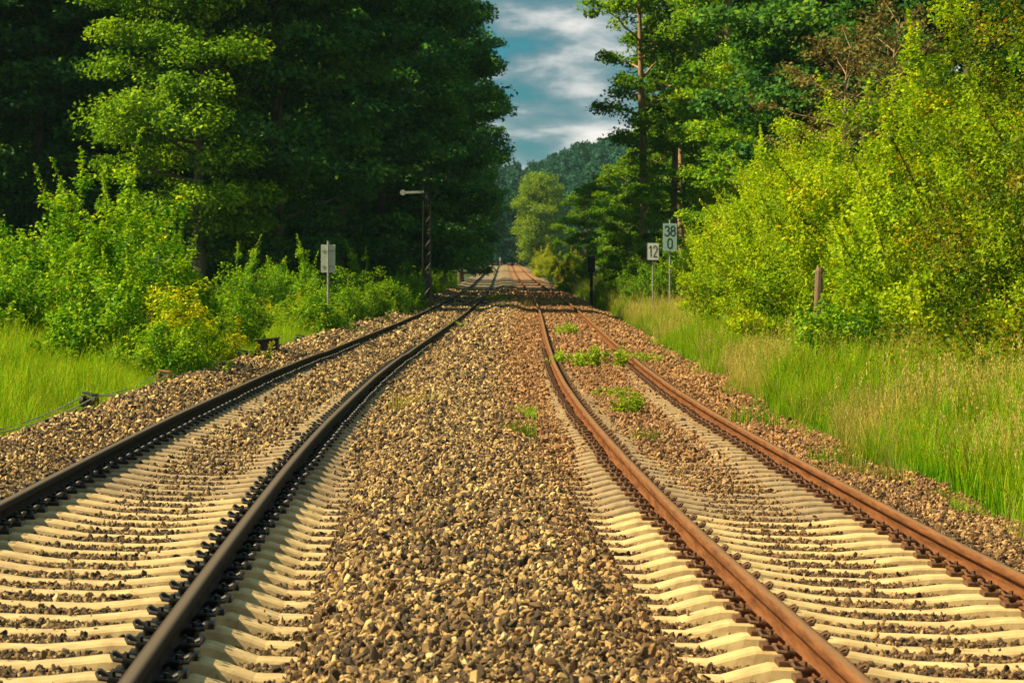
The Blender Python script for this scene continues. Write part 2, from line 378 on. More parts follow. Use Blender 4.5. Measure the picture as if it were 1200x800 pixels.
# ------------------------------------------------------------------ rails
PROF = [(-.063, 0), (.063, 0), (.063, .010), (.026, .021), (.008, .032), (.0068, .075), (.0075, .108), (.0325, .110), (.0338, .122), (.0335, .141),
        (.028, .149), (.009, .152), (-.009, .152), (-.028, .149), (-.0335, .141), (-.0338, .122), (-.0325, .110), (-.0075, .108), (-.0068, .075), (-.008, .032), (-.026, .021), (-.063, .010)]
def rail(off, mat, label):
    d = np.concatenate([np.arange(4, 60, .6), np.arange(60, 300, 3), np.arange(300, 900, 20)])
    p = np.array(PROF); k = len(p); c = off + cx(d)
    lean = np.interp(d, _dd, _S)
    du = p[:, 0]; dz = p[:, 1] - RAIL_H
    XX = c[:, None] + du[None] + dz[None] * lean[:, None]
    ZZ = plane(off, d)[:, None] + dz[None] - lean[:, None] * du[None]
    YY = np.repeat(d[:, None], k, 1)
    V = np.stack([XX, YY, ZZ], -1).reshape(-1, 3)
    i = np.arange(len(d) - 1)[:, None] * k + np.arange(k)[None]; j = np.arange(len(d) - 1)[:, None] * k + (np.arange(k)[None] + 1) % k
    F = np.stack([i, j, j + k, i + k], -1).reshape(-1, 4)
    run = np.tile(np.array([1.0 if (q[1] > .1515) else (.12 if q[1] > .148 else 0.) for q in PROF]), len(d))
    me = np_mesh('steel_rail', V, F, False, [('running', 'POINT', run)])
    return tag(link('steel_rail', me, mat), label, 'rail', 'running rails of the two tracks')
rail(RAILS[0], M['rail_dark'], 'dark steel rail along the grassy bank, outer rail of the left track')
rail(RAILS[1], M['rail_dark'], 'black sided rail beside the central ballast strip, inner rail of the left track')
rail(RAILS[2], M['rail_rust'], 'rusty orange rail beside the central ballast strip, inner rail of the right track')
rail(RAILS[3], M['rail_rust'], 'rusty orange rail next to the tall grass, outer rail of the right track')

# ------------------------------------------------------------------ sleepers with their fastenings
def sleeper_mesh():
    us = [-1.30, -1.29, -1.12, -1.0, -.92, -.6, -.5, -.35, -.2, 0, .2, .35, .5, .6, .92, 1.0, 1.12, 1.29, 1.30]
    def top(u):
        a = abs(u)
        if a > 1.12: return -.060
        if a > .93: return -.060 * (a - .93) / .19
        if a > .58: return 0.
        return -.042 * float(sst(.58, .18, a))
    V = []
    for u in us:
        t = top(u) - (.012 if abs(u) > 1.295 else 0); w = .088 if abs(u) < 1.295 else .08
        V += [(u, -.15, -.22), (u, -w - .012, t - .012), (u, -w, t), (u, w, t), (u, w + .012, t - .012), (u, .15, -.22)]
    k = 6; F = []
    for i in range(len(us) - 1):
        for j in range(k):
            F.append((i * k + j, i * k + (j + 1) % k, (i + 1) * k + (j + 1) % k, (i + 1) * k + j))
    bm = bmesh.new(); vs = [bm.verts.new(v) for v in V]
    for f in F: bm.faces.new([vs[i] for i in f])
    bm.faces.new(vs[:k][::-1]); bm.faces.new(vs[-k:])
    bmesh.ops.recalc_face_normals(bm, faces=bm.faces[:])
    me = bpy.data.meshes.new('concrete_sleeper'); bm.to_mesh(me); bm.free()
    return me
def clip_mesh():
    mb = MB()                        # spring clip: a bent rod with two loops beside the rail foot, its guide plate below
    pts = []
    for s in (-1, 1):
        loop = [(.012, s * .012, .034), (.060, s * .014, .050), (.100, s * .024, .066), (.112, s * .045, .064), (.098, s * .068, .052), (.055, s * .076, .050), (.008, s * .064, .046), (-.028, s * .054, .028)]
        mb.tube(loop, .0085, 6)
    mb.tube([(.020, -.012, .030), (.006, 0, .030), (.020, .012, .030)], .0075, 6)
    mb.box((.048, 0, .010), (.096, .17, .022), bevel=.004)
    bmesh.ops.scale(mb.bm, vec=(.80, 1.0, 1.22), verts=mb.bm.verts[:])
    return mb.mesh('rail_clip')
def bolt_mesh():
    mb = MB(); mb.cyl((.034, 0, .020), (.034, 0, .058), .021, .021, 10); mb.cyl((.034, 0, .058), (.034, 0, .084), .014, .012, 6)
    return mb.mesh('bolt')
sm_o = sleeper_mesh(); sm_o.materials.append(M['concrete_old'])
sm_l, sm_r = sleeper_mesh(), sleeper_mesh(); sm_l.materials.append(M['concrete']); sm_r.materials.append(M['concrete_rusty'])
cm_l, cm_r = clip_mesh(), clip_mesh(); cm_l.materials.append(M['black_iron']); cm_r.materials.append(M['rust_iron'])
bm_l, bm_r = bolt_mesh(), bolt_mesh(); bm_l.materials.append(M['black_iron']); bm_r.materials.append(M['rust_iron'])
ORD = 'nearest|second|third|fourth|fifth|sixth|seventh|eighth|ninth|tenth|eleventh|twelfth|thirteenth|fourteenth|fifteenth|sixteenth|seventeenth|eighteenth|nineteenth|twentieth'.split('|')
for side, ctr, sm, cm, bm_, desc in ((0, -HALF, sm_l, cm_l, bm_l, 'under the two dark rails of the left track'), (1, HALF, sm_r, cm_r, bm_r, 'under the two rusty rails of the right track')):
    vis = 0
    for k, d in enumerate(SL_D):
        if d > 71: break
        s = float(np.interp(d, _dd, _S)); hd = float((cx(d + .5) - cx(d - .5)))
        o = link('concrete_sleeper', sm if d < 23.2 else sm_o)
        jit = random.gauss(0, .006)
        o.location = (float(cx(d)) + ctr + random.gauss(0, .008), d + jit, float(plane(ctr, d)) - RAIL_H - .001)
        o.rotation_euler = (0, math.atan(s), -math.atan(hd) + random.gauss(0, .003))
        ypx = 309 + FOC * (CAM_Z - float(plane(ctr, d)) + .17) / d
        if ypx < 806:
            if vis < len(ORD):
                lab = 'pale sleeper %s, %s' % (desc, 'the nearest one' if vis == 0 else ORD[vis] + ' from the camera')
            else:
                lab = ('bare pale sleeper beyond the twentieth, ' if d < 23.2 else 'brown half buried sleeper further up, ') + desc
            vis += 1
        else: lab = 'pale sleeper below the view, ' + desc
        tag(o, lab, 'sleeper', 'concrete sleepers ' + desc)
        if d < 71:
            for g in (-GA, GA):
                for q in (-1, 1):
                    c = link('rail_clip', cm, parent=o); c.location = (g + q * .066, 0, 0); c.rotation_euler = (0, 0, 0 if q > 0 else math.pi)
                    if d < 32: b = link('bolt', bm_, parent=c)

# ------------------------------------------------------------------ foliage meshes
def unit(v): return v / np.maximum(np.linalg.norm(v, axis=-1, keepdims=True), 1e-9)
def leaves(name, P, Nn, size, v, mat, slim=.30, r=None):
    r = r or rng; n = len(P)
    t = unit(np.cross(Nn, r.normal(size=(n, 3)))); b = np.cross(Nn, t)
    s = (size * r.uniform(.65, 1.3, n))[:, None]
    V = np.stack([P - t * s * .5, P + b * s * slim + Nn * s * .08, P + t * s * .5, P - b * s * slim + Nn * s * .08], 1).reshape(-1, 3)
    F = np.arange(4 * n).reshape(n, 4)
    me = np_mesh(name, V, F, False, [('v', 'FACE', np.clip(v, 0, 1))]); me.materials.append(mat)
    return me
def wood_mesh(name, lines, mat):
    """lines: list of (points (k,3), radii (k,)) -> one mesh of tapering tubes"""
    V, F, base = [], [], 0
    for pts, rad in lines:
        pts = np.asarray(pts, float); k = len(pts); n = 9 if rad[0] > .08 else 5
        t = unit(np.gradient(pts, axis=0)); a = unit(np.cross(t, np.array([.31, .95, .07]))); b = np.cross(t, a)
        ang = np.arange(n) * 2 * np.pi / n
        ring = pts[:, None] + np.asarray(rad)[:, None, None] * (np.cos(ang)[None, :, None] * a[:, None] + np.sin(ang)[None, :, None] * b[:, None])
        V.append(ring.reshape(-1, 3))
        i = np.arange(k - 1)[:, None] * n + np.arange(n)[None]; j = np.arange(k - 1)[:, None] * n + (np.arange(n)[None] + 1) % n
        F.append(np.stack([i, j, j + n, i + n], -1).reshape(-1, 4) + base); base += k * n
    me = np_mesh(name, np.concatenate(V), np.concatenate(F), True); me.materials.append(mat)
    return me
def make_tree(seed, H, base, Rad, nb, n_leaf, lsize, mat, bark, trunk_r=.24, clump=.75, flat=.45, lean=(0, 0), shape='oval', sprigs=0):
    r = np.random.default_rng(seed)
    zz = np.linspace(0, H * .97, 14); wob = np.cumsum(r.normal(0, .06, (14, 2)), 0)
    tr = np.stack([wob[:, 0] + lean[0] * zz / H, wob[:, 1] + lean[1] * zz / H, zz], -1); tr[0, :2] = 0
    lines = [(tr, trunk_r * (1 - .9 * (zz / zz[-1]) ** 1.2) * (1 + .5 * np.exp(-zz / .5)))]
    CP, CW = [], []
    for i in range(nb):
        f = (i + .5) / nb; z0 = base * .82 + (H * .96 - base * .82) * f ** .95
        rel = np.clip((z0 - base * .8) / (H - base * .8), 0, 1)
        if shape == 'oval': L = Rad * (math.sin(math.pi * min(1, .16 + .80 * rel)) ** .7) * r.uniform(.75, 1.15)
        elif shape == 'cone': L = Rad * (1.02 - rel) ** .8 * r.uniform(.75, 1.15)
        else: L = Rad * r.uniform(.5, 1.1) * (1 - .4 * rel)
        az = i * 2.39996 + r.normal(0, .35); el = r.uniform(.05, .45) + .5 * rel
        p0 = np.array([np.interp(z0, zz, tr[:, 0]), np.interp(z0, zz, tr[:, 1]), z0])
        dr = np.array([math.cos(az) * math.cos(el), math.sin(az) * math.cos(el), math.sin(el)])
        tt = np.linspace(0, 1, 6)
        pts = p0 + dr * L * tt[:, None] + np.array([0, 0, -.12 * L]) * (tt ** 2)[:, None] + r.normal(0, .05, (6, 3)) * tt[:, None] * L * .4
        r0 = max(.02, trunk_r * .36 * (1 - .6 * rel)); lines.append((pts, r0 * (1 - .85 * tt)))
        ns = max(4, int(L * 2.6))
        for j in range(ns):
            t = r.uniform(.22, 1.0); q = np.array([np.interp(t, tt, pts[:, c]) for c in range(3)])
            sd = unit(np.cross(dr, [0, 0, 1])) * r.choice([-1, 1]) + dr * .5 + np.array([0, 0, r.uniform(-.2, .35)])
            e = q + unit(sd) * L * r.uniform(.1, .42) * (1.15 - .5 * t)
            if j % 2 == 0: lines.append((np.stack([q, (q + e) / 2 + r.normal(0, .04, 3), e]), np.array([r0 * .3, r0 * .2, .006])))
            CP.append(e); CW.append(r.uniform(.5, 1.4))
        CP.append(pts[-1]); CW.append(1.2)
    for i in range(sprigs):                             # leafy twigs low on the trunk
        z0 = r.uniform(.14, .95) * base; a = r.uniform(0, 6.28); L = r.uniform(.35, 1.3)
        p0 = np.array([np.interp(z0, zz, tr[:, 0]), np.interp(z0, zz, tr[:, 1]), z0]); e = p0 + np.array([math.cos(a) * L, math.sin(a) * L, r.uniform(-.1, .5) * L])
        lines.append((np.stack([p0, (p0 + e) / 2 + [0, 0, .06], e]), np.array([.03, .02, .006]))); CP += [e, (p0 + e * 2) / 3]; CW += [.35, .25]
    CP = np.array(CP); CW = np.array(CW); CW /= CW.sum()
    ci = r.choice(len(CP), n_leaf, p=CW)
    sc = clump * r.uniform(.55, 1.25, len(CP))[ci]
    dv = r.normal(size=(n_leaf, 3)); dv = unit(dv) * (r.uniform(0, 1, n_leaf) ** .5)[:, None]
    P = CP[ci] + dv * sc[:, None] * np.array([1, 1, flat]); P[:, 2] -= (np.hypot(dv[:, 0], dv[:, 1]) ** 2) * sc * .22
    outw = P - np.array([0, 0, 1]) * P[:, 2:3]; outw = unit(outw)
    Nn = unit(.35 * outw + np.array([0, 0, .75]) + r.normal(0, .55, (n_leaf, 3)))
    cv = r.normal(0, .16, len(CP))[ci]
    v = .45 + cv + r.normal(0, .16, n_leaf)
    return wood_mesh('trunk', lines, bark), leaves('crown', P, Nn, lsize, v, mat, .30, r)
def make_bush(seed, H, Rx, Ry, n_leaf, lsize, mat, stems=9, nclump=160, clump=.24, shoots=40, slim=.3, up=.5, shoot_len=.5, zlow=0.):
    """shrub: stems fan out from the base; leaf clumps fill a lumpy dome down to the ground; leafy shoots stand out of its outline"""
    r = np.random.default_rng(seed); lines = []
    for i in range(stems):
        a = r.uniform(0, 6.28); q = r.uniform(.2, .75); tt = np.linspace(0, 1, 5)
        e = np.array([math.cos(a) * Rx * q, math.sin(a) * Ry * q, H * r.uniform(.45, .72)])
        pts = e * tt[:, None] ** np.array([1.3, 1.3, .9]) + r.normal(0, .03, (5, 3)) * H * .3 * tt[:, None]
        lines.append((pts, (.008 + .006 * H) * (1 - .85 * tt)))
    lob = r.uniform(0, 6.28, 6)
    def lump(az, el): return 1 + .16 * np.sin(2 * az + lob[0]) + .13 * np.sin(3 * az + 3 * el + lob[1]) + .10 * np.sin(5 * az - 2 * el + lob[2]) + .08 * np.sin(7 * el + 4 * az + lob[3])
    az = r.uniform(0, 6.28, nclump); sz = r.uniform(-.15, 1, nclump) ; el = np.arcsin(np.clip(sz, -1, 1)); rr = r.uniform(.45, 1, nclump) ** .45 * lump(az, el) * r.uniform(.86, 1.1, nclump)
    CP = np.stack([np.cos(az) * np.cos(el) * Rx * rr, np.sin(az) * np.cos(el) * Ry * rr, H * .12 + np.maximum(np.sin(el), -.1) * H * .86 * rr], -1)
    CP[:, 2] = zlow * H + CP[:, 2] * (1 - zlow)
    n1 = int(n_leaf * .80); n2 = n_leaf - n1
    ci = r.choice(nclump, n1); sc = clump * r.uniform(.6, 1.5, nclump)[ci]
    dv = unit(r.normal(size=(n1, 3))) * (r.uniform(0, 1, n1) ** .45)[:, None]
    P1 = CP[ci] + dv * sc[:, None] * np.array([1, 1, .8]); c1 = r.normal(0, .15, nclump)[ci]
    # shoots
    k = r.choice(nclump, shoots); b = CP[k]; dirs = unit(unit(b - np.array([0, 0, H * .3])) * .6 + np.array([0, 0, 1.0]) + r.normal(0, .3, (shoots, 3)))
    L = shoot_len * r.uniform(.5, 1.4, shoots); si = r.integers(0, shoots, n2); t = r.uniform(0, 1, n2)
    P2 = b[si] + dirs[si] * (L[si] * t)[:, None] + r.normal(0, 1, (n2, 3)) * (lsize * .9 * (1.15 - t))[:, None]
    for s in range(0, shoots, 2): lines.append((np.stack([b[s], b[s] + dirs[s] * L[s] * .5, b[s] + dirs[s] * L[s]]), np.array([.007, .005, .002]) * (1 + .15 * H)))
    P = np.concatenate([P1, P2]); P[:, 2] = np.maximum(P[:, 2], r.uniform(.0, .15, len(P)))
    outw = unit(P - np.array([0, 0, H * .3]))
    Nn = unit(.55 * outw + np.array([0, 0, up]) + r.normal(0, .6, (len(P), 3)))
    v = np.concatenate([.42 + c1, np.full(n2, .62)]) + r.normal(0, .17, len(P))
    return wood_mesh('stem', lines, M['bark']), leaves('foliage', P, Nn, lsize, v, mat, slim, r)
def place(name, meshes, parts, px, d, label, cat, group=None, s=1.0, rz=None, X=None, dz=-.05, mat=None):
    x = (px - 600) / FOC * d if X is None else X
    z = float(ground_z(x, d)) + dz
    o = empty(name, (x, d, z), random.uniform(0, 6.28) if rz is None else rz, s)
    tag(o, label, cat, group)
    for nm, me in zip(parts, meshes):
        c = link(nm, me, parent=o)
        if mat is not None and nm in ('crown', 'foliage'):
            c.material_slots[0].link = 'OBJECT'; c.material_slots[0].material = mat
    return o
TP = ('trunk', 'crown'); BP = ('stem', 'foliage')
# ---- kinds of tree
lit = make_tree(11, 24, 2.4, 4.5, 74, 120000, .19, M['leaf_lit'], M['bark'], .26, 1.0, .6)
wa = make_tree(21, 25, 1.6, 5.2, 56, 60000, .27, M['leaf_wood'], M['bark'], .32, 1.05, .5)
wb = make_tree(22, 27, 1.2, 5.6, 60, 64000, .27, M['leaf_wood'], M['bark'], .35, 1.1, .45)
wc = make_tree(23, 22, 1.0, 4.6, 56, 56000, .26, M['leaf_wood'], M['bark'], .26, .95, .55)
ra = make_tree(31, 23, 9.0, 3.3, 32, 24000, .21, M['leaf_right'], M['bark_warm'], .24, .70, .6, lean=(-1.0, 0), sprigs=22)
rb = make_tree(32, 24, 11.0, 2.8, 26, 16000, .21, M['leaf_right'], M['bark_warm'], .20, .70, .6, lean=(.6, 0), sprigs=22)
rc = make_tree(33, 9.5, 1.2, 3.1, 34, 26000, .17, M['leaf_right'], M['bark_warm'], .14, .62, .5)
rd = make_tree(34, 11.5, 1.5, 3.4, 34, 28000, .17, M['leaf_right'], M['bark_warm'], .16, .70, .45)
dry = make_tree(35, 10, 2.5, 3.0, 38, 5200, .15, M['leaf_dry'], M['bark_warm'], .13, .55, .5)
olive = make_tree(41, 16.5, 1.5, 5.0, 60, 46000, .28, M['leaf_olive'], M['bark'], .25, 1.25, .9)
fa = make_tree(42, 22, 1.5, 5.5, 40, 14000, .45, M['leaf_far'], M['bark'], .3, 1.2, .6)
fb = make_tree(43, 20, 1.0, 4.4, 36, 12000, .45, M['leaf_far'], M['bark'], .3, 1.1, .6, shape='cone')
# ---- left wood
G = 'trees of the wood left of the line'
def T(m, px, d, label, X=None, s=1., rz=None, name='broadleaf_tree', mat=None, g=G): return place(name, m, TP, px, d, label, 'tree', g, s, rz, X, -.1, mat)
T(lit, 232, 128, 'sunlit maple with layered green boughs, above the yellow sunlit shrub', s=1.0, rz=.4, name='maple_tree')
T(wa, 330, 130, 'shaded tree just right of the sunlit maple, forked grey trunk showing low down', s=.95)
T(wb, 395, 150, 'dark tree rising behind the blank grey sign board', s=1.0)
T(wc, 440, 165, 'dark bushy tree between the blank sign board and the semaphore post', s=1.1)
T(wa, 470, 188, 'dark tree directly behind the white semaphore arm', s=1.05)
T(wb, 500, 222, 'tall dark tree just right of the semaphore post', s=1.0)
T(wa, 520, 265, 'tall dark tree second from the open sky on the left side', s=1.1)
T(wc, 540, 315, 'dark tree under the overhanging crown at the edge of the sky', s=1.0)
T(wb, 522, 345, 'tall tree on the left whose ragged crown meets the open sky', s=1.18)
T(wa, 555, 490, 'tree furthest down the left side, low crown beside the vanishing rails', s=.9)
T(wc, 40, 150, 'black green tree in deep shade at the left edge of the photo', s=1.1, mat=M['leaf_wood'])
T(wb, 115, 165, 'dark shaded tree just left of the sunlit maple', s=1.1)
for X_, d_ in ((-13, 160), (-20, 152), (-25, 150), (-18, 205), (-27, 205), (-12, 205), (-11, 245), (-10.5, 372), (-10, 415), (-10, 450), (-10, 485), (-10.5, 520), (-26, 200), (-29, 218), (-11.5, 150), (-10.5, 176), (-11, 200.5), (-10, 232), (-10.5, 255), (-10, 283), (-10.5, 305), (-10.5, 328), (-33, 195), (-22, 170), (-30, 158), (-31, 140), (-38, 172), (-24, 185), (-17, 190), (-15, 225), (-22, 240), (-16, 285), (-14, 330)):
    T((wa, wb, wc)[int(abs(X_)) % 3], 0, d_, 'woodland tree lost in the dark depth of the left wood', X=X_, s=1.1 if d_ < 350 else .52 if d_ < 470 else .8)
# ---- right wood
G2 = 'trees of the wood right of the line'
T(rc, 752, 156, 'small leafy tree in front of the foot of the leaning trunk', s=.62, g=G2)
T(ra, 756, 166, 'slender tree with one tall bare trunk leaning at the edge of the sky', s=1.0, rz=.2, name='slender_tree', g=G2)
T(rb, 788, 168, 'slender tree with a reddish trunk right of the leaning trunk', s=1.0, rz=1.1, name='slender_tree', g=G2)
T(rb, 801, 172, 'slender tree with thin twin looking trunk behind the reddish one', s=.95, rz=2.8, name='slender_tree', g=G2)
T(ra, 845, 160, 'slender tree with pale trunk above the yellow green hedge', s=1.0, rz=3.0, name='slender_tree', g=G2)
T(rc, 708, 235, 'bushy green tree left of the number twelve sign, below the hill ridge', s=.88, g=G2)
T(rd, 735, 215, 'bushy tree behind the small dark trackside signal', s=.78, g=G2)
T(rc, 686, 300, 'low green tree beside the round olive tree', s=.9, g=G2)
T(rd, 775, 196, 'leafy tree standing behind the foot of the leaning trunk', s=.9, g=G2)
T(rc, 812, 176, 'leafy tree above the two number signs', s=1.0, g=G2, mat=M['leaf_bush'])
T(rd, 850, 150, 'bright leafy tree at the far end of the hedge', s=1.0, g=G2, mat=M['leaf_bush'])
T(rd, 905, 140, 'green tree half hidden by the hedge, left of the dry twigged tree', s=1.0, g=G2, mat=M['leaf_bush'])
T(dry, 985, 112, 'brown twigged half dry tree in front of the dark wood on the right', s=.95, name='half_dry_tree', g=G2)
T(dry, 1040, 118, 'second half dry tree, nearer the tall red tipped thorn bush', s=1.05, name='half_dry_tree', g=G2)
for px_, d_, m_ in ((960, 135, wa), (1050, 132, wb), (1130, 125, wc), (1010, 150, wb), (900, 165, wa), (860, 200, wc), (835, 225, wb), (1190, 135, wa)):
    T(m_, px_, d_, 'shadowy tall tree standing in the dark wood behind the hedge', g=G2)
# ---- far end
T(olive, 635, 600, 'round olive green tree standing alone below the hill', s=1.04, name='round_tree', g='trees at the far end of the line')
for i, (px_, d_, m_, s_, l_) in enumerate(((560, 640, fa, 1.0, 'blue green tree left of the far end of the rails'), (583, 760, fb, 1.1, 'tall blue green tree straight above the vanishing rails'), (600, 700, fa, .85, 'dark teal tree at the left foot of the round olive tree'),
        (572, 820, fa, 1.05, 'distant teal tree between the wood edge and the tallest blue green tree'), (612, 800, fb, 1.0, 'distant teal tree behind the left flank of the round olive tree'), (650, 720, fa, .9, 'distant teal tree behind the right flank of the round olive tree'), (680, 640, fb, .9, 'distant dark tree in the notch between olive tree and green trees'), (545, 700, fa, 1.1, 'distant blue green tree half hidden by the wood edge'))):
    T(m_, px_, d_, l_, s=s_ * .82, g='trees at the far end of the line')
# ---- hill forest (reads as one mass)
def blob_tree(seed, cone):
    r = np.random.default_rng(seed); n = 900; t = r.uniform(0, 1, n) ** .8; a = r.uniform(0, 6.28, n)
    rad = (1 - t) * 2.6 + .2 if cone else 3.2 * np.sqrt(np.clip(1 - (t * 2 - 1) ** 2, 0, 1)) + .3
    P = np.stack([np.cos(a) * rad, np.sin(a) * rad, 1 + t * (11 if cone else 9)], -1) + r.normal(0, .55, (n, 3))
    Nn = unit(np.stack([np.cos(a), np.sin(a), np.full(n, .7)], -1) + r.normal(0, .7, (n, 3)))
    return leaves('far_tree', P, Nn, .95, .45 + r.normal(0, .25, n), M['leaf_far'], .38, r)
n = 5200; hx = rng.uniform(-130, 190, n); hd = rng.uniform(860, 1420, n)
scatter('hill_forest', np.stack([hx, hd, ground_z(hx, hd) - .5], -1), np.stack([np.zeros(n), np.zeros(n), rng.uniform(0, 6.28, n)], -1), np.repeat(rng.uniform(.7, 1.35, n)[:, None], 3, 1),
        rng.integers(0, 5, n), [blob_tree(i, i < 2) for i in range(5)], 'dark teal forest covering the distant hill', 'forest')

# ------------------------------------------------------------------ shrubs
def B(m, px, d, label, s=1., rz=None, X=None, name='shrub', g=None, cat='shrub', mat=None, dz=-.05): return place(name, m, BP, px, d, label, cat, g, s, rz, X, dz, mat)
ha = make_bush(51, 4.6, 2.6, 3.6, 115000, .070, M['leaf_hedge'], 10, 330, .36, 150, up=.45, shoot_len=.8)
hb = make_bush(52, 4.3, 2.4, 3.3, 110000, .070, M['leaf_hedge'], 10, 300, .36, 170, up=.45, shoot_len=.9)
th = make_bush(53, 8.0, 2.9, 4.2, 105000, .070, M['leaf_thorn'], 12, 460, .42, 190, up=.4, shoot_len=.9)
GH = 'bushes of the hedge right of the line'
B(th, 1165, 48, 'tallest bush of the hedge, dark thorn with red tipped leaves at the right edge', s=1.0, rz=.3, X=9.5, name='thorn_bush', cat='bush', g=GH)
hedge = [(9.0, 60, ha, 1.18, 'hedge bush left of the tall red tipped thorn, yellow green with reddish tips', M['leaf_hedge']), (8.9, 68, hb, 1.2, 'hedge bush behind the weathered wooden post', None),
         (8.7, 76, ha, 1.0, 'hedge bush left of the weathered wooden post, full and yellow', None), (8.8, 85, hb, 1.1, 'hedge bush in the middle of the row, below the dark wood', None),
         (8.7, 94, ha, 1.08, 'hedge bush right of a dark hollow in the hedge', None), (8.9, 104, hb, 1.12, 'hedge bush left of a dark hollow in the hedge', None),
         (8.8, 115, ha, 1.1, 'furthest but one bush of the yellow green hedge', None), (9.0, 128, hb, 1.1, 'furthest hedge bush, beside the blue grey number board', None)]
for i, (x_, d_, m_, s_, l_, mt) in enumerate(hedge): B(m_, 0, d_, l_, s=s_, X=x_ - .6 + (.3 if d_ < 100 else .8 if d_ < 110 else 2.1), rz=(i % 4) * 1.7, name='hedge_bush', cat='bush', g=GH, mat=mt)
ba = make_bush(61, 2.5, 1.35, 1.35, 21000, .074, M['leaf_bush'], 9, 130, .26, 60, shoot_len=.55)
bb = make_bush(62, 1.7, 1.0, 1.0, 12000, .070, M['leaf_bush'], 8, 90, .22, 40, shoot_len=.4)
bl = make_bush(63, 1.0, .62, .62, 4200, .07, M['leaf_lime'], 6, 46, .16, 24, shoot_len=.3)
by = make_bush(64, 1.75, .50, .45, 3600, .060, M['leaf_yellow'], 8, 60, .16, 26, shoot_len=.25, zlow=.40)  # shrub added to stand in for a sunlit yellow branch patch
sp = make_bush(65, .7, .42, .42, 900, .075, M['leaf_bush'], 6, 22, .12, 12, shoot_len=.25)
# left bank
GL = 'shrubs on the left bank'
B(ba, 150, 52, 'large green shrub at the grass edge, left of the yellow sunlit shrub', s=1.0, X=-6.25, g=GL)
B(bb, 205, 48.8, 'dark leaved lower shrub whose foot touches the ballast shoulder', s=.72, X=-5.0, g=GL)
B(ba, 178, 62, 'tallest yellow green shrub of the left bank, under the maple boughs', s=1.3, X=-7.3, g=GL, mat=M['leaf_bush'])
B(ba, 115, 60, 'shrub standing left of the tallest yellow green shrub', s=1.12, X=-8.2, g=GL)
B(bb, 20, 58, 'leafy shrub at the left edge above the grass', s=1.15, X=-9.0, g=GL)
B(ba, 55, 66, 'upright shrub with bare dark gap on its right, near the left edge', s=1.1, X=-9.6, g=GL)
B(bb, 5, 66, 'shrub behind the leafy shrub at the left edge', s=1.3, X=-10.6, g=GL)
B(by, 213, 50.4, 'bright yellow sunlit shrub on the left bank', s=1.0, X=-5.15, name='sunlit_shrub', g=GL)
B(bl, 258, 57, 'small lime green shrub beside the yellow sunlit shrub', s=1.1, X=-5.15, g=GL)
B(bb, 262, 70, 'rounded shrub behind the small lime green shrub', s=1.0, X=-6.2, g=GL)
B(bl, 290, 82, 'low lime shrub behind the black trackside box', s=1.2, X=-6.3, g=GL, mat=M['leaf_bush'])
B(bb, 0, 86, 'sunlit shrub hiding the pole of the blank sign board, left one', s=.85, X=-5.35, g=GL)
B(bl, 0, 84, 'low shrub right in front of the pole of the blank sign board', s=1.25, X=-4.95, g=GL, mat=M['leaf_bush'])
for px_, d_, m_, s_, l_ in ((335, 92, bl, 1.3, 'low sunlit shrub left of the blank sign board'), (360, 94, bb, .85, 'sunlit shrub around the foot of the blank sign board'), (398, 98, bb, 1.0, 'yellow green shrub just right of the blank sign board'), (428, 104, bb, .85, 'green shrub midway between sign board and semaphore post'), (452, 116, bb, .85, 'shaded shrub third before the semaphore post'), (474, 128, bb, .9, 'dark shrub touching the semaphore post'),
        (345, 112, ba, .9, 'dark shrub in the shade below the forked grey trunk'), (300, 104, ba, .85, 'shaded shrub below the right side of the maple'), (410, 125, ba, .9, 'dark shrub in the shade behind the blank sign board'), (520, 170, ba, .9, 'dark green shrub right of the semaphore post'), (535, 215, ba, 1.1, 'dark shrub second beyond the semaphore post'), (548, 270, ba, 1.2, 'dark shrub furthest along the left rail'), (0, 152, bb, 1.1, 'low dark shrub just beyond the semaphore post'), (0, 192, bb, 1.3, 'dark shrub first beyond the low one past the semaphore post'), (0, 240, ba, 1.0, 'dark shrub in the deep shade far along the left shoulder'), (0, 320, ba, 1.1, 'last small dark shrub on the left before the rails vanish')):
    B(m_, px_, d_, l_, s=s_, g=GL) if d_ < 140 else B(m_, 0, d_, l_, s=s_ * .85, g=GL, X=-5.75 + float(cx(d_)) + .3)
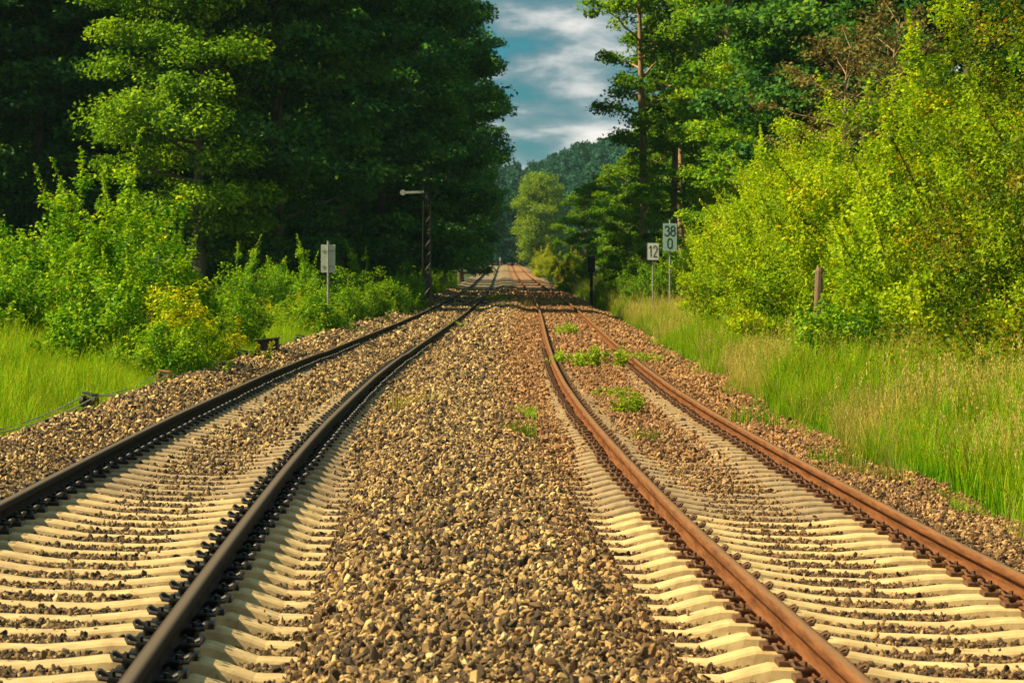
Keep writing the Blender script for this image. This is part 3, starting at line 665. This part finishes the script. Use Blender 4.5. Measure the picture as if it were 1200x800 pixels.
# right bank
GR = 'shrubs at the foot of the right wood'
B(sp, 795, 98, 'small dark shrub at the ballast edge right of the number signs', s=.85, g=GR)
B(sp, 903, 70, 'leafy sapling in the long grass below the hedge', s=1.2, g=GR, name='sapling')
B(bb, 0, 56.2, 'low leafy shrub hiding the foot of the weathered wooden post', s=1.0, X=5.62, g=GR)
B(bb, 0, 60, 'low shrub right of the weathered wooden post, at the hedge foot', s=.9, X=6.5, g=GR)
B(bb, 0, 72, 'low shrub left of the weathered wooden post, at the hedge foot', s=.85, X=6.3, g=GR)
B(sp, 880, 72, 'bright low sapling left of the leafy sapling in the grass', s=.8, g=GR, name='sapling', mat=M['leaf_lime'])
for px_, d_, m_, s_, l_, mt in ((665, 330, ba, 1.3, 'sunlit yellow bush beside the far rails', M['leaf_lime']), (672, 300, ba, 1.15, 'sunlit lime bush right of the yellow bush at the far rails', M['leaf_lime']), (642, 420, ba, 1.3, 'small sunlit bush nearest the vanishing rails on the right', M['leaf_lime']), (639, 480, ba, 1.5, 'sunlit bush just in front of the round olive tree', M['leaf_lime']),
        (672, 235, ba, 1.0, 'dark bush left of the small dark trackside signal', M['leaf_right']), (712, 172, bb, .9, 'low rounded bush right of the small dark trackside signal', M['leaf_bush']), (728, 160, bb, 1.0, 'low bush left of the number twelve sign', M['leaf_bush']), (748, 148, ba, .9, 'green bush behind the number twelve sign', M['leaf_right']), (775, 142, ba, 1.0, 'green bush behind the pole of the blue grey number board', M['leaf_right']), (735, 185, ba, 1.2, 'shady bush between the trackside signal and the signs', M['leaf_right']), (808, 138, ba, 1.2, 'green bush in front of the furthest hedge bush', M['leaf_bush'])):
    B(m_, px_, d_, l_, s=s_, g=GR, mat=mt)

# ------------------------------------------------------------------ grass
def tuft(seed, h, spread, nb, w, mat, heads=0):
    r = np.random.default_rng(seed); k = 5; V, F, vv = [], [], []
    for i in range(nb):
        a = r.uniform(0, 6.28); q = spread * math.sqrt(r.uniform(0, 1)); b = np.array([q * math.cos(a), q * math.sin(a), -.03])
        hh = h * r.uniform(.55, 1.1); ba_ = r.uniform(0, 6.28); be = hh * r.uniform(.05, .5); dr = np.array([math.cos(ba_), math.sin(ba_), 0]); sd = np.array([-dr[1], dr[0], 0])
        t = np.linspace(0, 1, k); c = b + np.outer(t, [0, 0, hh]) + np.outer(t ** 2.2, dr * be) - np.outer(t ** 3, [0, 0, be * .35])
        ww = w * r.uniform(.7, 1.3) * (1 - t ** 1.6 * .93)
        base = len(V) ; val = r.uniform(.1, .85)
        for j in range(k): V += [c[j] - sd * ww[j] / 2, c[j] + sd * ww[j] / 2]
        for j in range(k - 1): F.append((base + 2 * j, base + 2 * j + 1, base + 2 * j + 3, base + 2 * j + 2)); vv.append(val + .12 * j)
        if i < heads:                                   # a seed head on the stalk
            tip = c[-1]
            for m in range(9):
                p = tip - np.array([0, 0, .012 * m]) + r.normal(0, .007, 3); bs = len(V); s_ = .012
                nn = unit(r.normal(size=3)); tt = unit(np.cross(nn, [0, .2, 1.0])); bb_ = np.array([0, 0, 1.0])
                V += [p - bb_ * s_, p + tt * s_ * .35, p + bb_ * s_, p - tt * s_ * .35]; F.append((bs, bs + 1, bs + 2, bs + 3)); vv.append(.95)
    me = np_mesh('tuft', np.array(V), np.array(F), False, [('v', 'FACE', np.clip(vv, 0, 1))]); me.materials.append(mat)
    return me
gv = [tuft(1, .55, .16, 34, .009, M['grass']), tuft(2, .70, .18, 34, .009, M['grass'], 3), tuft(3, .42, .18, 38, .009, M['grass']), tuft(4, .80, .16, 26, .008, M['grass'], 8),
      tuft(5, .80, .16, 22, .007, M['straw'], 14), tuft(6, .55, .18, 30, .007, M['straw'], 8)]
GP, GS, GI = [], [], []
def add_grass(d0, d1, u0, u1, dens, kinds, probs, smin, smax, edge=None):
    n = int((d1 - d0) * abs(u1 - u0) * dens); d = rng.uniform(d0, d1, n); u = rng.uniform(u0, u1, n); x = u + cx(d)
    k = np.ones(n, bool)
    if edge == 'R': k &= u > 4.70 + .25 * vnoise(x, d, 2.2, 21)
    if edge == 'L': k &= u < -4.42 + .12 * vnoise(x, d, 1.5, 22)
    pr = np.array(probs, float); pr = pr / pr.sum()
    idx = rng.choice(kinds, n, p=pr)
    patch = vnoise(x, d, 2.6, 41)
    if edge == 'R':
        swap = (patch > .25) & (rng.uniform(size=n) < .55); idx = np.where(swap, rng.choice([4, 5], n), idx); idx = np.where((patch < -.2) & (idx > 3), rng.choice([1, 3], n), idx)
    s = rng.uniform(smin, smax, n) * (1 + .38 * vnoise(x, d, 1.7, 42)) * np.clip(.62 + (np.abs(u) - 4.4) * .5, .62, 1)
    GP.append(np.stack([x, d, ground_z(x, d)], -1)[k]); GS.append(s[k]); GI.append(idx[k])
add_grass(22, 60, -12, -4.3, 42, [0, 1, 2, 3, 5], [4, 3, 3, 1, .25], .8, 1.2, 'L')
add_grass(60, 130, -11, -4.3, 17, [0, 1, 2, 3, 5], [4, 3, 3, 1, .4], .85, 1.3, 'L')
add_grass(22, 60, 4.3, 9.5, 48, [0, 1, 2, 3, 4, 5], [3, 3, 2, 2.5, .6, .4], .85, 1.4, 'R')
add_grass(60, 140, 4.3, 8.6, 20, [0, 1, 2, 3, 4, 5], [3, 3, 2, 2.5, .6, .5], .9, 1.4, 'R')
add_grass(130, 300, -9, -4.4, 5, [0, 1, 2], [1, 1, 1], 1.2, 1.8, 'L'); add_grass(140, 300, 4.6, 9, 5, [0, 1, 2, 4], [1, 1, 1, .5], 1.2, 1.8, 'R')
for i in range(22):
    d_ = random.uniform(34, 95); u_ = random.uniform(5.0, 7.0) + (.6 if d_ < 50 else 0)
    B(sp, 0, d_, 'knee high leafy weed among the tall grass below the hedge', s=random.uniform(.55, .95), X=float(cx(d_)) + u_, name='leafy_weed', g='leafy weeds in the long grass', cat='weed', mat=random.choice([M['leaf_bush'], M['leaf_lime'], M['leaf_right']]))
add_grass(24, 90, 3.9, 4.8, 2.2, [0, 2, 4, 5], [2, 3, 1, 1], .45, .8); add_grass(26, 90, -4.5, -4.1, 2.0, [0, 2], [2, 3], .45, .8)
P = np.concatenate(GP); S = np.concatenate(GS); I = np.concatenate(GI)
for nm, msk, lab in (('grass', P[:, 0] < 0, 'lush green grass on the left bank above the ballast'), ('grass', P[:, 0] >= 0, 'tall green and straw coloured grass between right track and hedge')):
    q = np.where(msk)[0]; n = len(q); print('tufts', n)
    scatter(nm, P[q], np.stack([rng.normal(0, .12, n), rng.normal(0, .12, n), rng.uniform(0, 6.28, n)], -1), np.repeat(S[q][:, None], 3, 1), I[q], gv, lab, 'grass')

# ------------------------------------------------------------------ weeds growing in the ballast
def weed_mesh(seed, h, rad, n, ls, mat):
    r = np.random.default_rng(seed); nst = 16; a = r.uniform(0, 6.28, nst); q = rad * np.sqrt(r.uniform(0, 1, nst)); hh = h * r.uniform(.5, 1.1, nst) * (1.1 - .5 * q / rad)
    si = r.integers(0, nst, n); t = r.uniform(.05, 1, n) ** .7
    P = np.stack([q * np.cos(a), q * np.sin(a), np.zeros(nst)], -1)[si] * (1 + .5 * t)[:, None] + np.stack([np.zeros(n), np.zeros(n), hh[si] * t], -1) + r.normal(0, ls * .5, (n, 3)); P[:, 2] = np.maximum(P[:, 2], .005)
    return leaves('leaves', P, unit(np.array([0, 0, .8]) + r.normal(0, .5, (n, 3))), ls, .45 + r.normal(0, .2, n), mat, .28, r)
wl = [weed_mesh(1, .22, .20, 800, .045, M['weed']), weed_mesh(2, .30, .18, 700, .05, M['weed']), weed_mesh(3, .14, .16, 420, .035, M['weed'])]
wg = tuft(9, .20, .20, 150, .006, M['grass']); wg2 = tuft(10, .16, .28, 170, .006, M['straw'])
GW = 'weeds growing in the ballast'
def W(me, px, py, label, s=1., name='weed_clump', sx=1.):
    d = 60.
    for _ in range(30):
        x = (px - 600) / FOC * d; d = .5 * d + .5 * FOC * (CAM_Z - float(ground_z(x, d)) - .02) / (py - 309)
    x = (px - 600) / FOC * d
    o = link(name, me, loc=(x, d, float(ground_z(x, d)) + .015)); s *= 1.65; o.scale = (s * sx, s, s); o.rotation_euler = (0, 0, random.uniform(0, 6.28))
    tag(o, label, 'weed', GW); return o
W(wl[0], 665, 430, 'leafy weed clump inside the right track, against its inner rusty rail', .85)
W(wl[0], 709, 431, 'leafy weed clump inside the right track, against its outer rusty rail', 1.1, sx=1.1)
W(wl[1], 738, 484, 'tallest leafy weed between the rusty rails, nearer than the two round clumps', .62)
W(wl[2], 720, 466, 'small yellowish weed just left of the tallest leafy weed', .8)
W(wl[1], 664, 393, 'small leafy weed furthest up between the rusty rails', .8)
W(wl[2], 752, 425, 'small weed outside the rusty track beside its outer rail', 1.1)
W(wg, 755, 515, 'thin pale grass tuft nearest the camera between the rusty rails', .5, 'grass_tuft')
W(wg, 612, 487, 'grass tuft in the central ballast beside the inner rusty rail, upper of two', .55, 'grass_tuft')
W(wg, 606, 508, 'grass tuft in the central ballast beside the inner rusty rail, lower of two', .62, 'grass_tuft')
W(wg2, 492, 474, 'straw coloured grass patch in the central ballast beside the dark rail', .85, 'grass_tuft')
W(wl[2], 535, 383, 'small green weed leaning on the inner dark rail', .8)
W(wg, 880, 496, 'yellow green grass tuft on the right ballast shoulder', 1.1, 'grass_tuft')
W(wg, 985, 545, 'dense grass tuft at the foot of the long grass, right ballast shoulder', 1.0, 'grass_tuft')
W(wg2, 1005, 556, 'dry reddish grass tuft at the foot of the long grass', .9, 'grass_tuft')
W(wl[2], 582, 352, 'small weed on the central strip at the edge of the tree shadow', 1.6)
W(wg2, 607, 357, 'yellow grass patch on the central strip by the shadow line', 1.6, 'grass_tuft')
W(wg2, 652, 357, 'yellow grass patch between the rusty rails at the shadow line', 1.6, 'grass_tuft')

# ------------------------------------------------------------------ signs, signals, wire run
def arc(cx_, cy_, rx, ry, a0, a1, n=14): return [(cx_ + rx * math.cos(R(a0 + (a1 - a0) * i / n)), cy_ + ry * math.sin(R(a0 + (a1 - a0) * i / n))) for i in range(n + 1)]
DIG = {'0': ([arc(.5, 1.35, .36, .5, 0, 180) + arc(.5, .65, .36, .5, 180, 360) + [(.86, 1.35)]]), '1': [[(.28, 1.5), (.58, 1.86), (.58, .14)]],
       '2': [arc(.5, 1.38, .36, .47, 170, -30) + [(.16, .16), (.90, .16)]],
       '3': [arc(.48, 1.42, .34, .42, 160, -75) + arc(.48, .60, .38, .46, 75, -160)],
       '8': [arc(.5, 1.43, .31, .40, 0, 360), arc(.5, .60, .37, .46, 0, 360)]}
def text_mesh(txt, h, width, stroke=.21):
    """numerals drawn as thick strokes, standing upright and facing -Y"""
    mb = MB(); k = h / 2; adv = width / len(txt); x0 = -width / 2; q = 0
    for ch in txt:
        for ln in DIG[ch]:
            for a_, b_ in zip(ln[:-1], ln[1:]):
                A = Vector((x0 + a_[0] * adv, a_[1] * k - h / 2)); Bv = Vector((x0 + b_[0] * adv, b_[1] * k - h / 2)); dv = Bv - A
                if dv.length < 1e-6: continue
                e = dv.normalized() * stroke * adv * .28; nn = Vector((-dv.y, dv.x)).normalized() * stroke * adv / 2; A -= e; Bv += e; q += 1; y = -.0006 * (q % 5)
                v = [mb.bm.verts.new((p.x, y, p.y)) for p in (A - nn, Bv - nn, Bv + nn, A + nn)]; mb.bm.faces.new(v)
        x0 += adv
    return mb.mesh('lettering')
def ground_for(x, d): return float(ground_z(x, d))
def px_x(px, d): return (px - 600) / FOC * d
def z_at(py, d): return CAM_Z - (py - 309) / FOC * d
# number twelve
d = 118; x = px_x(765, d); g = ground_for(x, d)
s12 = tag(empty('number_sign', (x, d, g)), 'white square board with black number 12 on a thin pole', 'sign')
zc = z_at(294.5, d) - g
MB().cyl((0, .0, -.3), (0, 0, zc + .25), .030, n=12).build('pole', M['post_grey'], s12, smooth=False)
bd = MB().box((0, -.040, zc), (.42, .012, .62), bevel=.004).build('board', M['white_paint'], s12)
fr = MB()
for sx in (-1, 1): fr.box((sx * .214, -.040, zc), (.012, .020, .64))
for sz in (-1, 1): fr.box((0, -.040, zc + sz * .316), (.416, .020, .012))
fr.build('border', M['black_paint'], bd)
link('lettering', text_mesh('12', .46, .34), M['black_paint'], bd, (0, -.050, zc))
# kilometre board 38 / 0
d = 122; x = px_x(785, d); g = ground_for(x, d)
s38 = tag(empty('kilometre_sign', (x, d, g)), 'blue grey upright board with 38 above 0, on the taller pole', 'sign')
zc = z_at(278, d) - g
MB().cyl((0, 0, -.3), (0, 0, zc + .66), .036, n=12).build('pole', M['post_grey'], s38)
bd = MB().box((0, -.046, zc), (.52, .014, 1.02), bevel=.005).build('board', M['teal_paint'], s38)
link('lettering', text_mesh('38', .42, .44), M['black_paint'], bd, (0, -.056, zc + .235))
link('lettering', text_mesh('0', .42, .22), M['black_paint'], bd, (0, -.056, zc - .235))
# blank board seen from behind
d = 92; x = px_x(384.5, d); g = ground_for(x, d)
sb = tag(empty('blank_sign', (x, d, g)), 'pale grey board seen from behind on its pole above the left shrubs', 'sign')
zc = z_at(303, d) - g
MB().cyl((0, 0, -.3), (0, 0, zc + .50), .032, n=12).build('pole', M['post_grey'], sb)
bd = MB().box((0, .045, zc), (.40, .014, .78), bevel=.004).build('board', M['grey_board'], sb)
br = MB()
for q in (-.22, .22): br.box((0, .033, zc + q), (.34, .012, .035))
br.build('bracket', M['post_grey'], sb)
# semaphore
d = 136; x = px_x(500, d); g = ground_for(x, d)
se = tag(empty('semaphore_signal', (x, d, g)), 'dark lattice signal post with a white semaphore arm, in front of the left wood', 'signal')
zt = z_at(212, d) - g; za = z_at(225.5, d) - g
mb = MB(); w0, w1 = .20, .11
cs = []
for sx, sy in ((-1, -1), (1, -1), (1, 1), (-1, 1)):
    mb.tube([(sx * w0, sy * w0, -.2), (sx * w1, sy * w1, zt)], .030, 5)
nseg = 11
for i in range(nseg):
    z0, z1 = zt * i / nseg, zt * (i + 1) / nseg; a, b = w0 + (w1 - w0) * i / nseg, w0 + (w1 - w0) * (i + 1) / nseg
    for f in range(4):
        c0 = [(-1, -1), (1, -1), (1, 1), (-1, 1)][f]; c1 = [(1, -1), (1, 1), (-1, 1), (-1, -1)][f]
        p, q = (c0, c1) if i % 2 else (c1, c0)
        mb.tube([(p[0] * a, p[1] * a, z0), (q[0] * b, q[1] * b, z1)], .014, 4)
mb.build('mast', M['black_iron'], se)
mb = MB(); mb.cyl((0, 0, zt), (0, 0, zt + .18), .05, .02, 10); mb.build('finial', M['black_iron'], se)
mb = MB(); mb.box((-.50, -.18, za), (.78, .016, .10), rot=Matrix.Rotation(R(-2), 3, 'Y'), bevel=.003); mb.cyl((-.98, -.172, za - .012), (-.98, -.188, za - .012), .115, .115, 24)
arm = mb.build('arm', M['grey_board'], se)
mb = MB(); mb.cyl((0, -.13, za), (0, -.22, za), .045, .045, 12); mb.box((-.03, -.15, za - .13), (.22, .05, .16), bevel=.01); mb.build('pivot', M['black_iron'], arm)
mb = MB(); mb.box((.02, -.20, za - .34), (.20, .16, .26), bevel=.02); mb.cyl((.02, -.20, za - .21), (.02, -.20, za - .13), .06, .04, 10); mb.build('signal_lamp', M['black_iron'], se)
mb = MB()
for sx in (-.15, .15): mb.tube([(sx + .02, .26, .0), (sx + .02, .22, za - .3)], .016, 5)
for i in range(16): mb.tube([(-.13, .25, .25 + i * (za - .8) / 16), (.17, .25, .25 + i * (za - .8) / 16)], .011, 4)
mb.build('ladder', M['black_iron'], se)
mb = MB(); mb.box((0, 0, .75), (.36, .36, 1.5), bevel=.03); mb.build('cabinet', M['black_iron'], se)
# small dark signal on the right
d = 165; x = px_x(693, d); g = ground_for(x, d)
sd_ = tag(empty('trackside_signal', (x, d, g)), 'small dark signal head on a short post, right of the rusty track', 'signal')
zb, zt = z_at(319, d) - g, z_at(300, d) - g
MB().cyl((0, 0, -.3), (0, 0, zb + .2), .085, .075, 12).build('post', M['black_iron'], sd_)
hd_ = MB().box((0, 0, (zb + zt) / 2), (.38, .22, zt - zb), bevel=.05).build('signal_head', M['black_iron'], sd_)
mb = MB()
for q in (-.22, .22): mb.cyl((0, -.10, (zb + zt) / 2 + q), (0, -.24, (zb + zt) / 2 + q - .02), .10, .10, 14)
mb.build('hood', M['black_iron'], hd_)
# tiny white signal at the far end
d = 560; x = px_x(586, d); g = ground_for(x, d)
sf = tag(empty('trackside_signal', (x, d, g)), 'tiny white topped signal where the rails vanish', 'signal')
MB().cyl((0, 0, -.3), (0, 0, 1.5), .05, .05, 8).build('post', M['post_grey'], sf)
MB().box((0, 0, 1.75), (.28, .12, .55), bevel=.03).build('signal_head', M['grey_board'], sf)
# weathered post by the hedge
d = 57.5; x = px_x(957, d); g = ground_for(x, d); zt = z_at(313, d) - g
po = MB(); po.tube([(0, 0, -.3), (.015, 0, zt * .5), (.05, 0, zt * .97), (.052, 0, zt)], [.085, .08, .075, .055], 9)
tag(po.build('wooden_post', M['wood_grey'], loc=(x, d, g)), 'weathered brown wooden post standing against the hedge', 'post')
# wire run with its pulleys on the left shoulder
UW = -4.38; GP_ = 'wire pulleys along the left ballast shoulder'
def wp(d, u=UW): return (float(cx(d)) + u, d)
pul = [(27.5, 'x'), (38.2, 'black wire pulley on its stake, nearest at the left edge of the ballast'), (47, 'red rusty wire pulley at the foot of the dark shrub'), (54.5, 'small black wire pulley left of the lime green shrub'), (60.5, 'black wire pulley just before the square trackside box'), (76, 'slim wire pulley first beyond the square trackside box'), (84, 'wire pulley second beyond the square trackside box'), (96, 'furthest wire pulley, below the blank sign board')]
def pulley_meshes():
    a = MB(); a.box((0, 0, .06), (.05, .035, .42), bevel=.006); a.box((0, 0, .27), (.24, .03, .05), bevel=.006); st = a.mesh('stake')
    b = MB()
    for q in (-.075, .075):
        b.cyl((q - .022, 0, .255), (q + .022, 0, .255), .070, .070, 18); b.cyl((q - .03, 0, .255), (q + .03, 0, .255), .02, .02, 8)
    wh = b.mesh('wheel'); c = MB()
    c.box((.02, -.012, .342), (.17, .12, .020), rot=Matrix.Rotation(R(9), 3, 'Y'), bevel=.008); cv = c.mesh('cover')
    return st, wh, cv
pm = pulley_meshes()
for m_ in pm: m_.materials.append(M['black_iron'])
tops = []
for d, lab in pul:
    x, _ = wp(d); g = ground_for(x, d) + .03; tops.append((x, d, g + .31))
    if lab == 'x': lab = 'wire pulley just outside the left edge of the view'
    o = tag(empty('wire_pulley', (x, d, g), -.3), lab, 'pulley', GP_)
    for nm, me in zip(('stake', 'wheel', 'cover'), pm):
        c = link(nm, me, parent=o)
        if 'red rusty' in lab and nm != 'stake': c.material_slots[0].link = 'OBJECT'; c.material_slots[0].material = M['rust_red']
for q, lab in ((-.075, 'thin signal wire strung over the pulleys, the one nearer the grass'), (.075, 'thin signal wire strung over the pulleys, the one nearer the ballast')):
    pts = []
    for (a, b) in zip(tops[:-1], tops[1:]):
        for t in np.linspace(0, 1, 9)[:-1]:
            p = [a[i] + (b[i] - a[i]) * t for i in range(3)]; p[0] += q; p[2] += -.09 * 4 * t * (1 - t) * min(1, (b[1] - a[1]) / 10) ; pts.append(p)
    pts.append([tops[-1][0] + q, tops[-1][1], tops[-1][2]])
    tag(MB().tube(pts, .008, 6).build('signal_wire', M['wire']), lab, 'wire', 'signal wires on the left shoulder')
# square trackside box
d = 61; x, _ = wp(d, -3.93); g = ground_for(x, d)
bx = tag(empty('trackside_box', (x, d, g)), 'square black box standing on the left ballast shoulder', 'box')
hh = z_at(397, d) - g
MB().box((0, 0, hh * .48), (.38, .30, hh * .96), bevel=.015).build('housing', M['black_iron'], bx)
MB().box((-.02, 0, hh * .97), (.46, .36, .035), rot=Matrix.Rotation(R(-6), 3, 'Y'), bevel=.008).build('lid', M['black_iron'], bx)
MB().box((.05, -.155, hh * .5), (.22, .02, hh * .5), bevel=.006).build('door', M['black_iron'], bx)

# ------------------------------------------------------------------ light, sky, camera
EL, AZ = R(47), R(-99)            # azimuth measured from the viewing direction (+Y) towards +X
to_sun = Vector((math.sin(AZ) * math.cos(EL), math.cos(AZ) * math.cos(EL), math.sin(EL)))
sl = bpy.data.lights.new('sun', 'SUN'); sl.energy = 5.0; sl.angle = R(.55); sl.color = (1.0, .81, .44)
so = bpy.data.objects.new('sun', sl); COL.objects.link(so); so.location = (-40, 0, 60)
so.rotation_euler = (-to_sun).to_track_quat('-Z', 'Y').to_euler()

w = bpy.data.worlds.new('World'); scn.world = w; w.use_nodes = True
nt = w.node_tree; nt.nodes.clear()
out = N(nt, 'ShaderNodeOutputWorld'); bg = N(nt, 'ShaderNodeBackground'); bg.inputs[1].default_value = .065
sky = N(nt, 'ShaderNodeTexSky'); sky.sky_type = 'NISHITA'; sky.sun_disc = False; sky.sun_elevation = EL; sky.sun_rotation = AZ
sky.air_density = 1.0; sky.dust_density = .6; sky.ozone_density = 2.0
tc = N(nt, 'ShaderNodeTexCoord')
mp = N(nt, 'ShaderNodeMapping'); mp.inputs['Scale'].default_value = (22, 22, 62); mp.inputs['Location'].default_value = (2.81, 11.95, 5.64)
nt.links.new(tc.outputs['Generated'], mp.inputs[0])
nz = N(nt, 'ShaderNodeTexNoise', i_Scale=1.0, i_Detail=9, i_Roughness=.55, i_Distortion=.15); nt.links.new(mp.outputs[0], nz.inputs['Vector'])
mask = ramp(nt, [(.34, (0, 0, 0)), (.50, (1, 1, 1))]); nt.links.new(nz.outputs[0], mask.inputs[0])
cc = ramp(nt, [(.40, (.45, 1.35, 1.8)), (.51, (1.7, 2.5, 2.9)), (.68, (8.0, 7.4, 7.1))]); nt.links.new(nz.outputs[0], cc.inputs[0])
skyc = mixc(nt, 1.0, sky.outputs[0], (.055, .38, .52), 'MULTIPLY')
fin = mixc(nt, mask.outputs[0], skyc, cc.outputs[0])
sp_ = N(nt, 'ShaderNodeSeparateXYZ'); nt.links.new(tc.outputs['Generated'], sp_.inputs[0])
up = N(nt, 'ShaderNodeMapRange'); up.inputs[1].default_value = .18; up.inputs[2].default_value = .50; nt.links.new(sp_.outputs[2], up.inputs[0])
fin = mixc(nt, up.outputs[0], fin, (2.1, 3.3, 3.1))             # brighter even sky added overhead, out of view, to lift the ambient light
nt.links.new(fin, bg.inputs[0]); nt.links.new(bg.outputs[0], out.inputs[0])

# ------------------------------------------------------------------ air
hz, hn, ho = newmat('haze')
pv = N(hn, 'ShaderNodeVolumePrincipled'); pv.inputs['Color'].default_value = (.45, .80, .90, 1); pv.inputs['Density'].default_value = .00007; pv.inputs['Anisotropy'].default_value = .2
hn.links.new(pv.outputs[0], ho.inputs['Volume'])
zlo = float(Z.min()) - 1.0; zhi = max(float(Z.max()) + 22.0, 60.0)
hm = MB(); hm.box((0, 1700, (zlo + zhi) / 2), (3060, 3640, zhi - zlo))
tag(hm.build('haze', hz), 'thin blue green haze hanging over the line and the far hill', 'haze', kind='stuff')

cam = bpy.data.cameras.new('camera'); co = bpy.data.objects.new('camera', cam); COL.objects.link(co)
cam.dof.use_dof = True; cam.dof.focus_distance = 30; cam.dof.aperture_fstop = 13; cam.sensor_width = 36; cam.lens = 36 * FOC / 1200; cam.clip_start = .5; cam.clip_end = 6000
co.location = (0, 0, CAM_Z); co.rotation_euler = (R(90) - math.atan((400 - 309) / FOC), 0, 0)
scn.camera = co
scn.view_settings.view_transform = 'Standard'; scn.view_settings.look = 'None'; scn.view_settings.exposure = 1.03; scn.view_settings.gamma = 1
scn.view_settings.use_curve_mapping = False
scn.cycles.max_bounces = 6; scn.cycles.diffuse_bounces = 2; scn.cycles.transmission_bounces = 3; scn.cycles.glossy_bounces = 2
scn.cycles.use_denoising = True
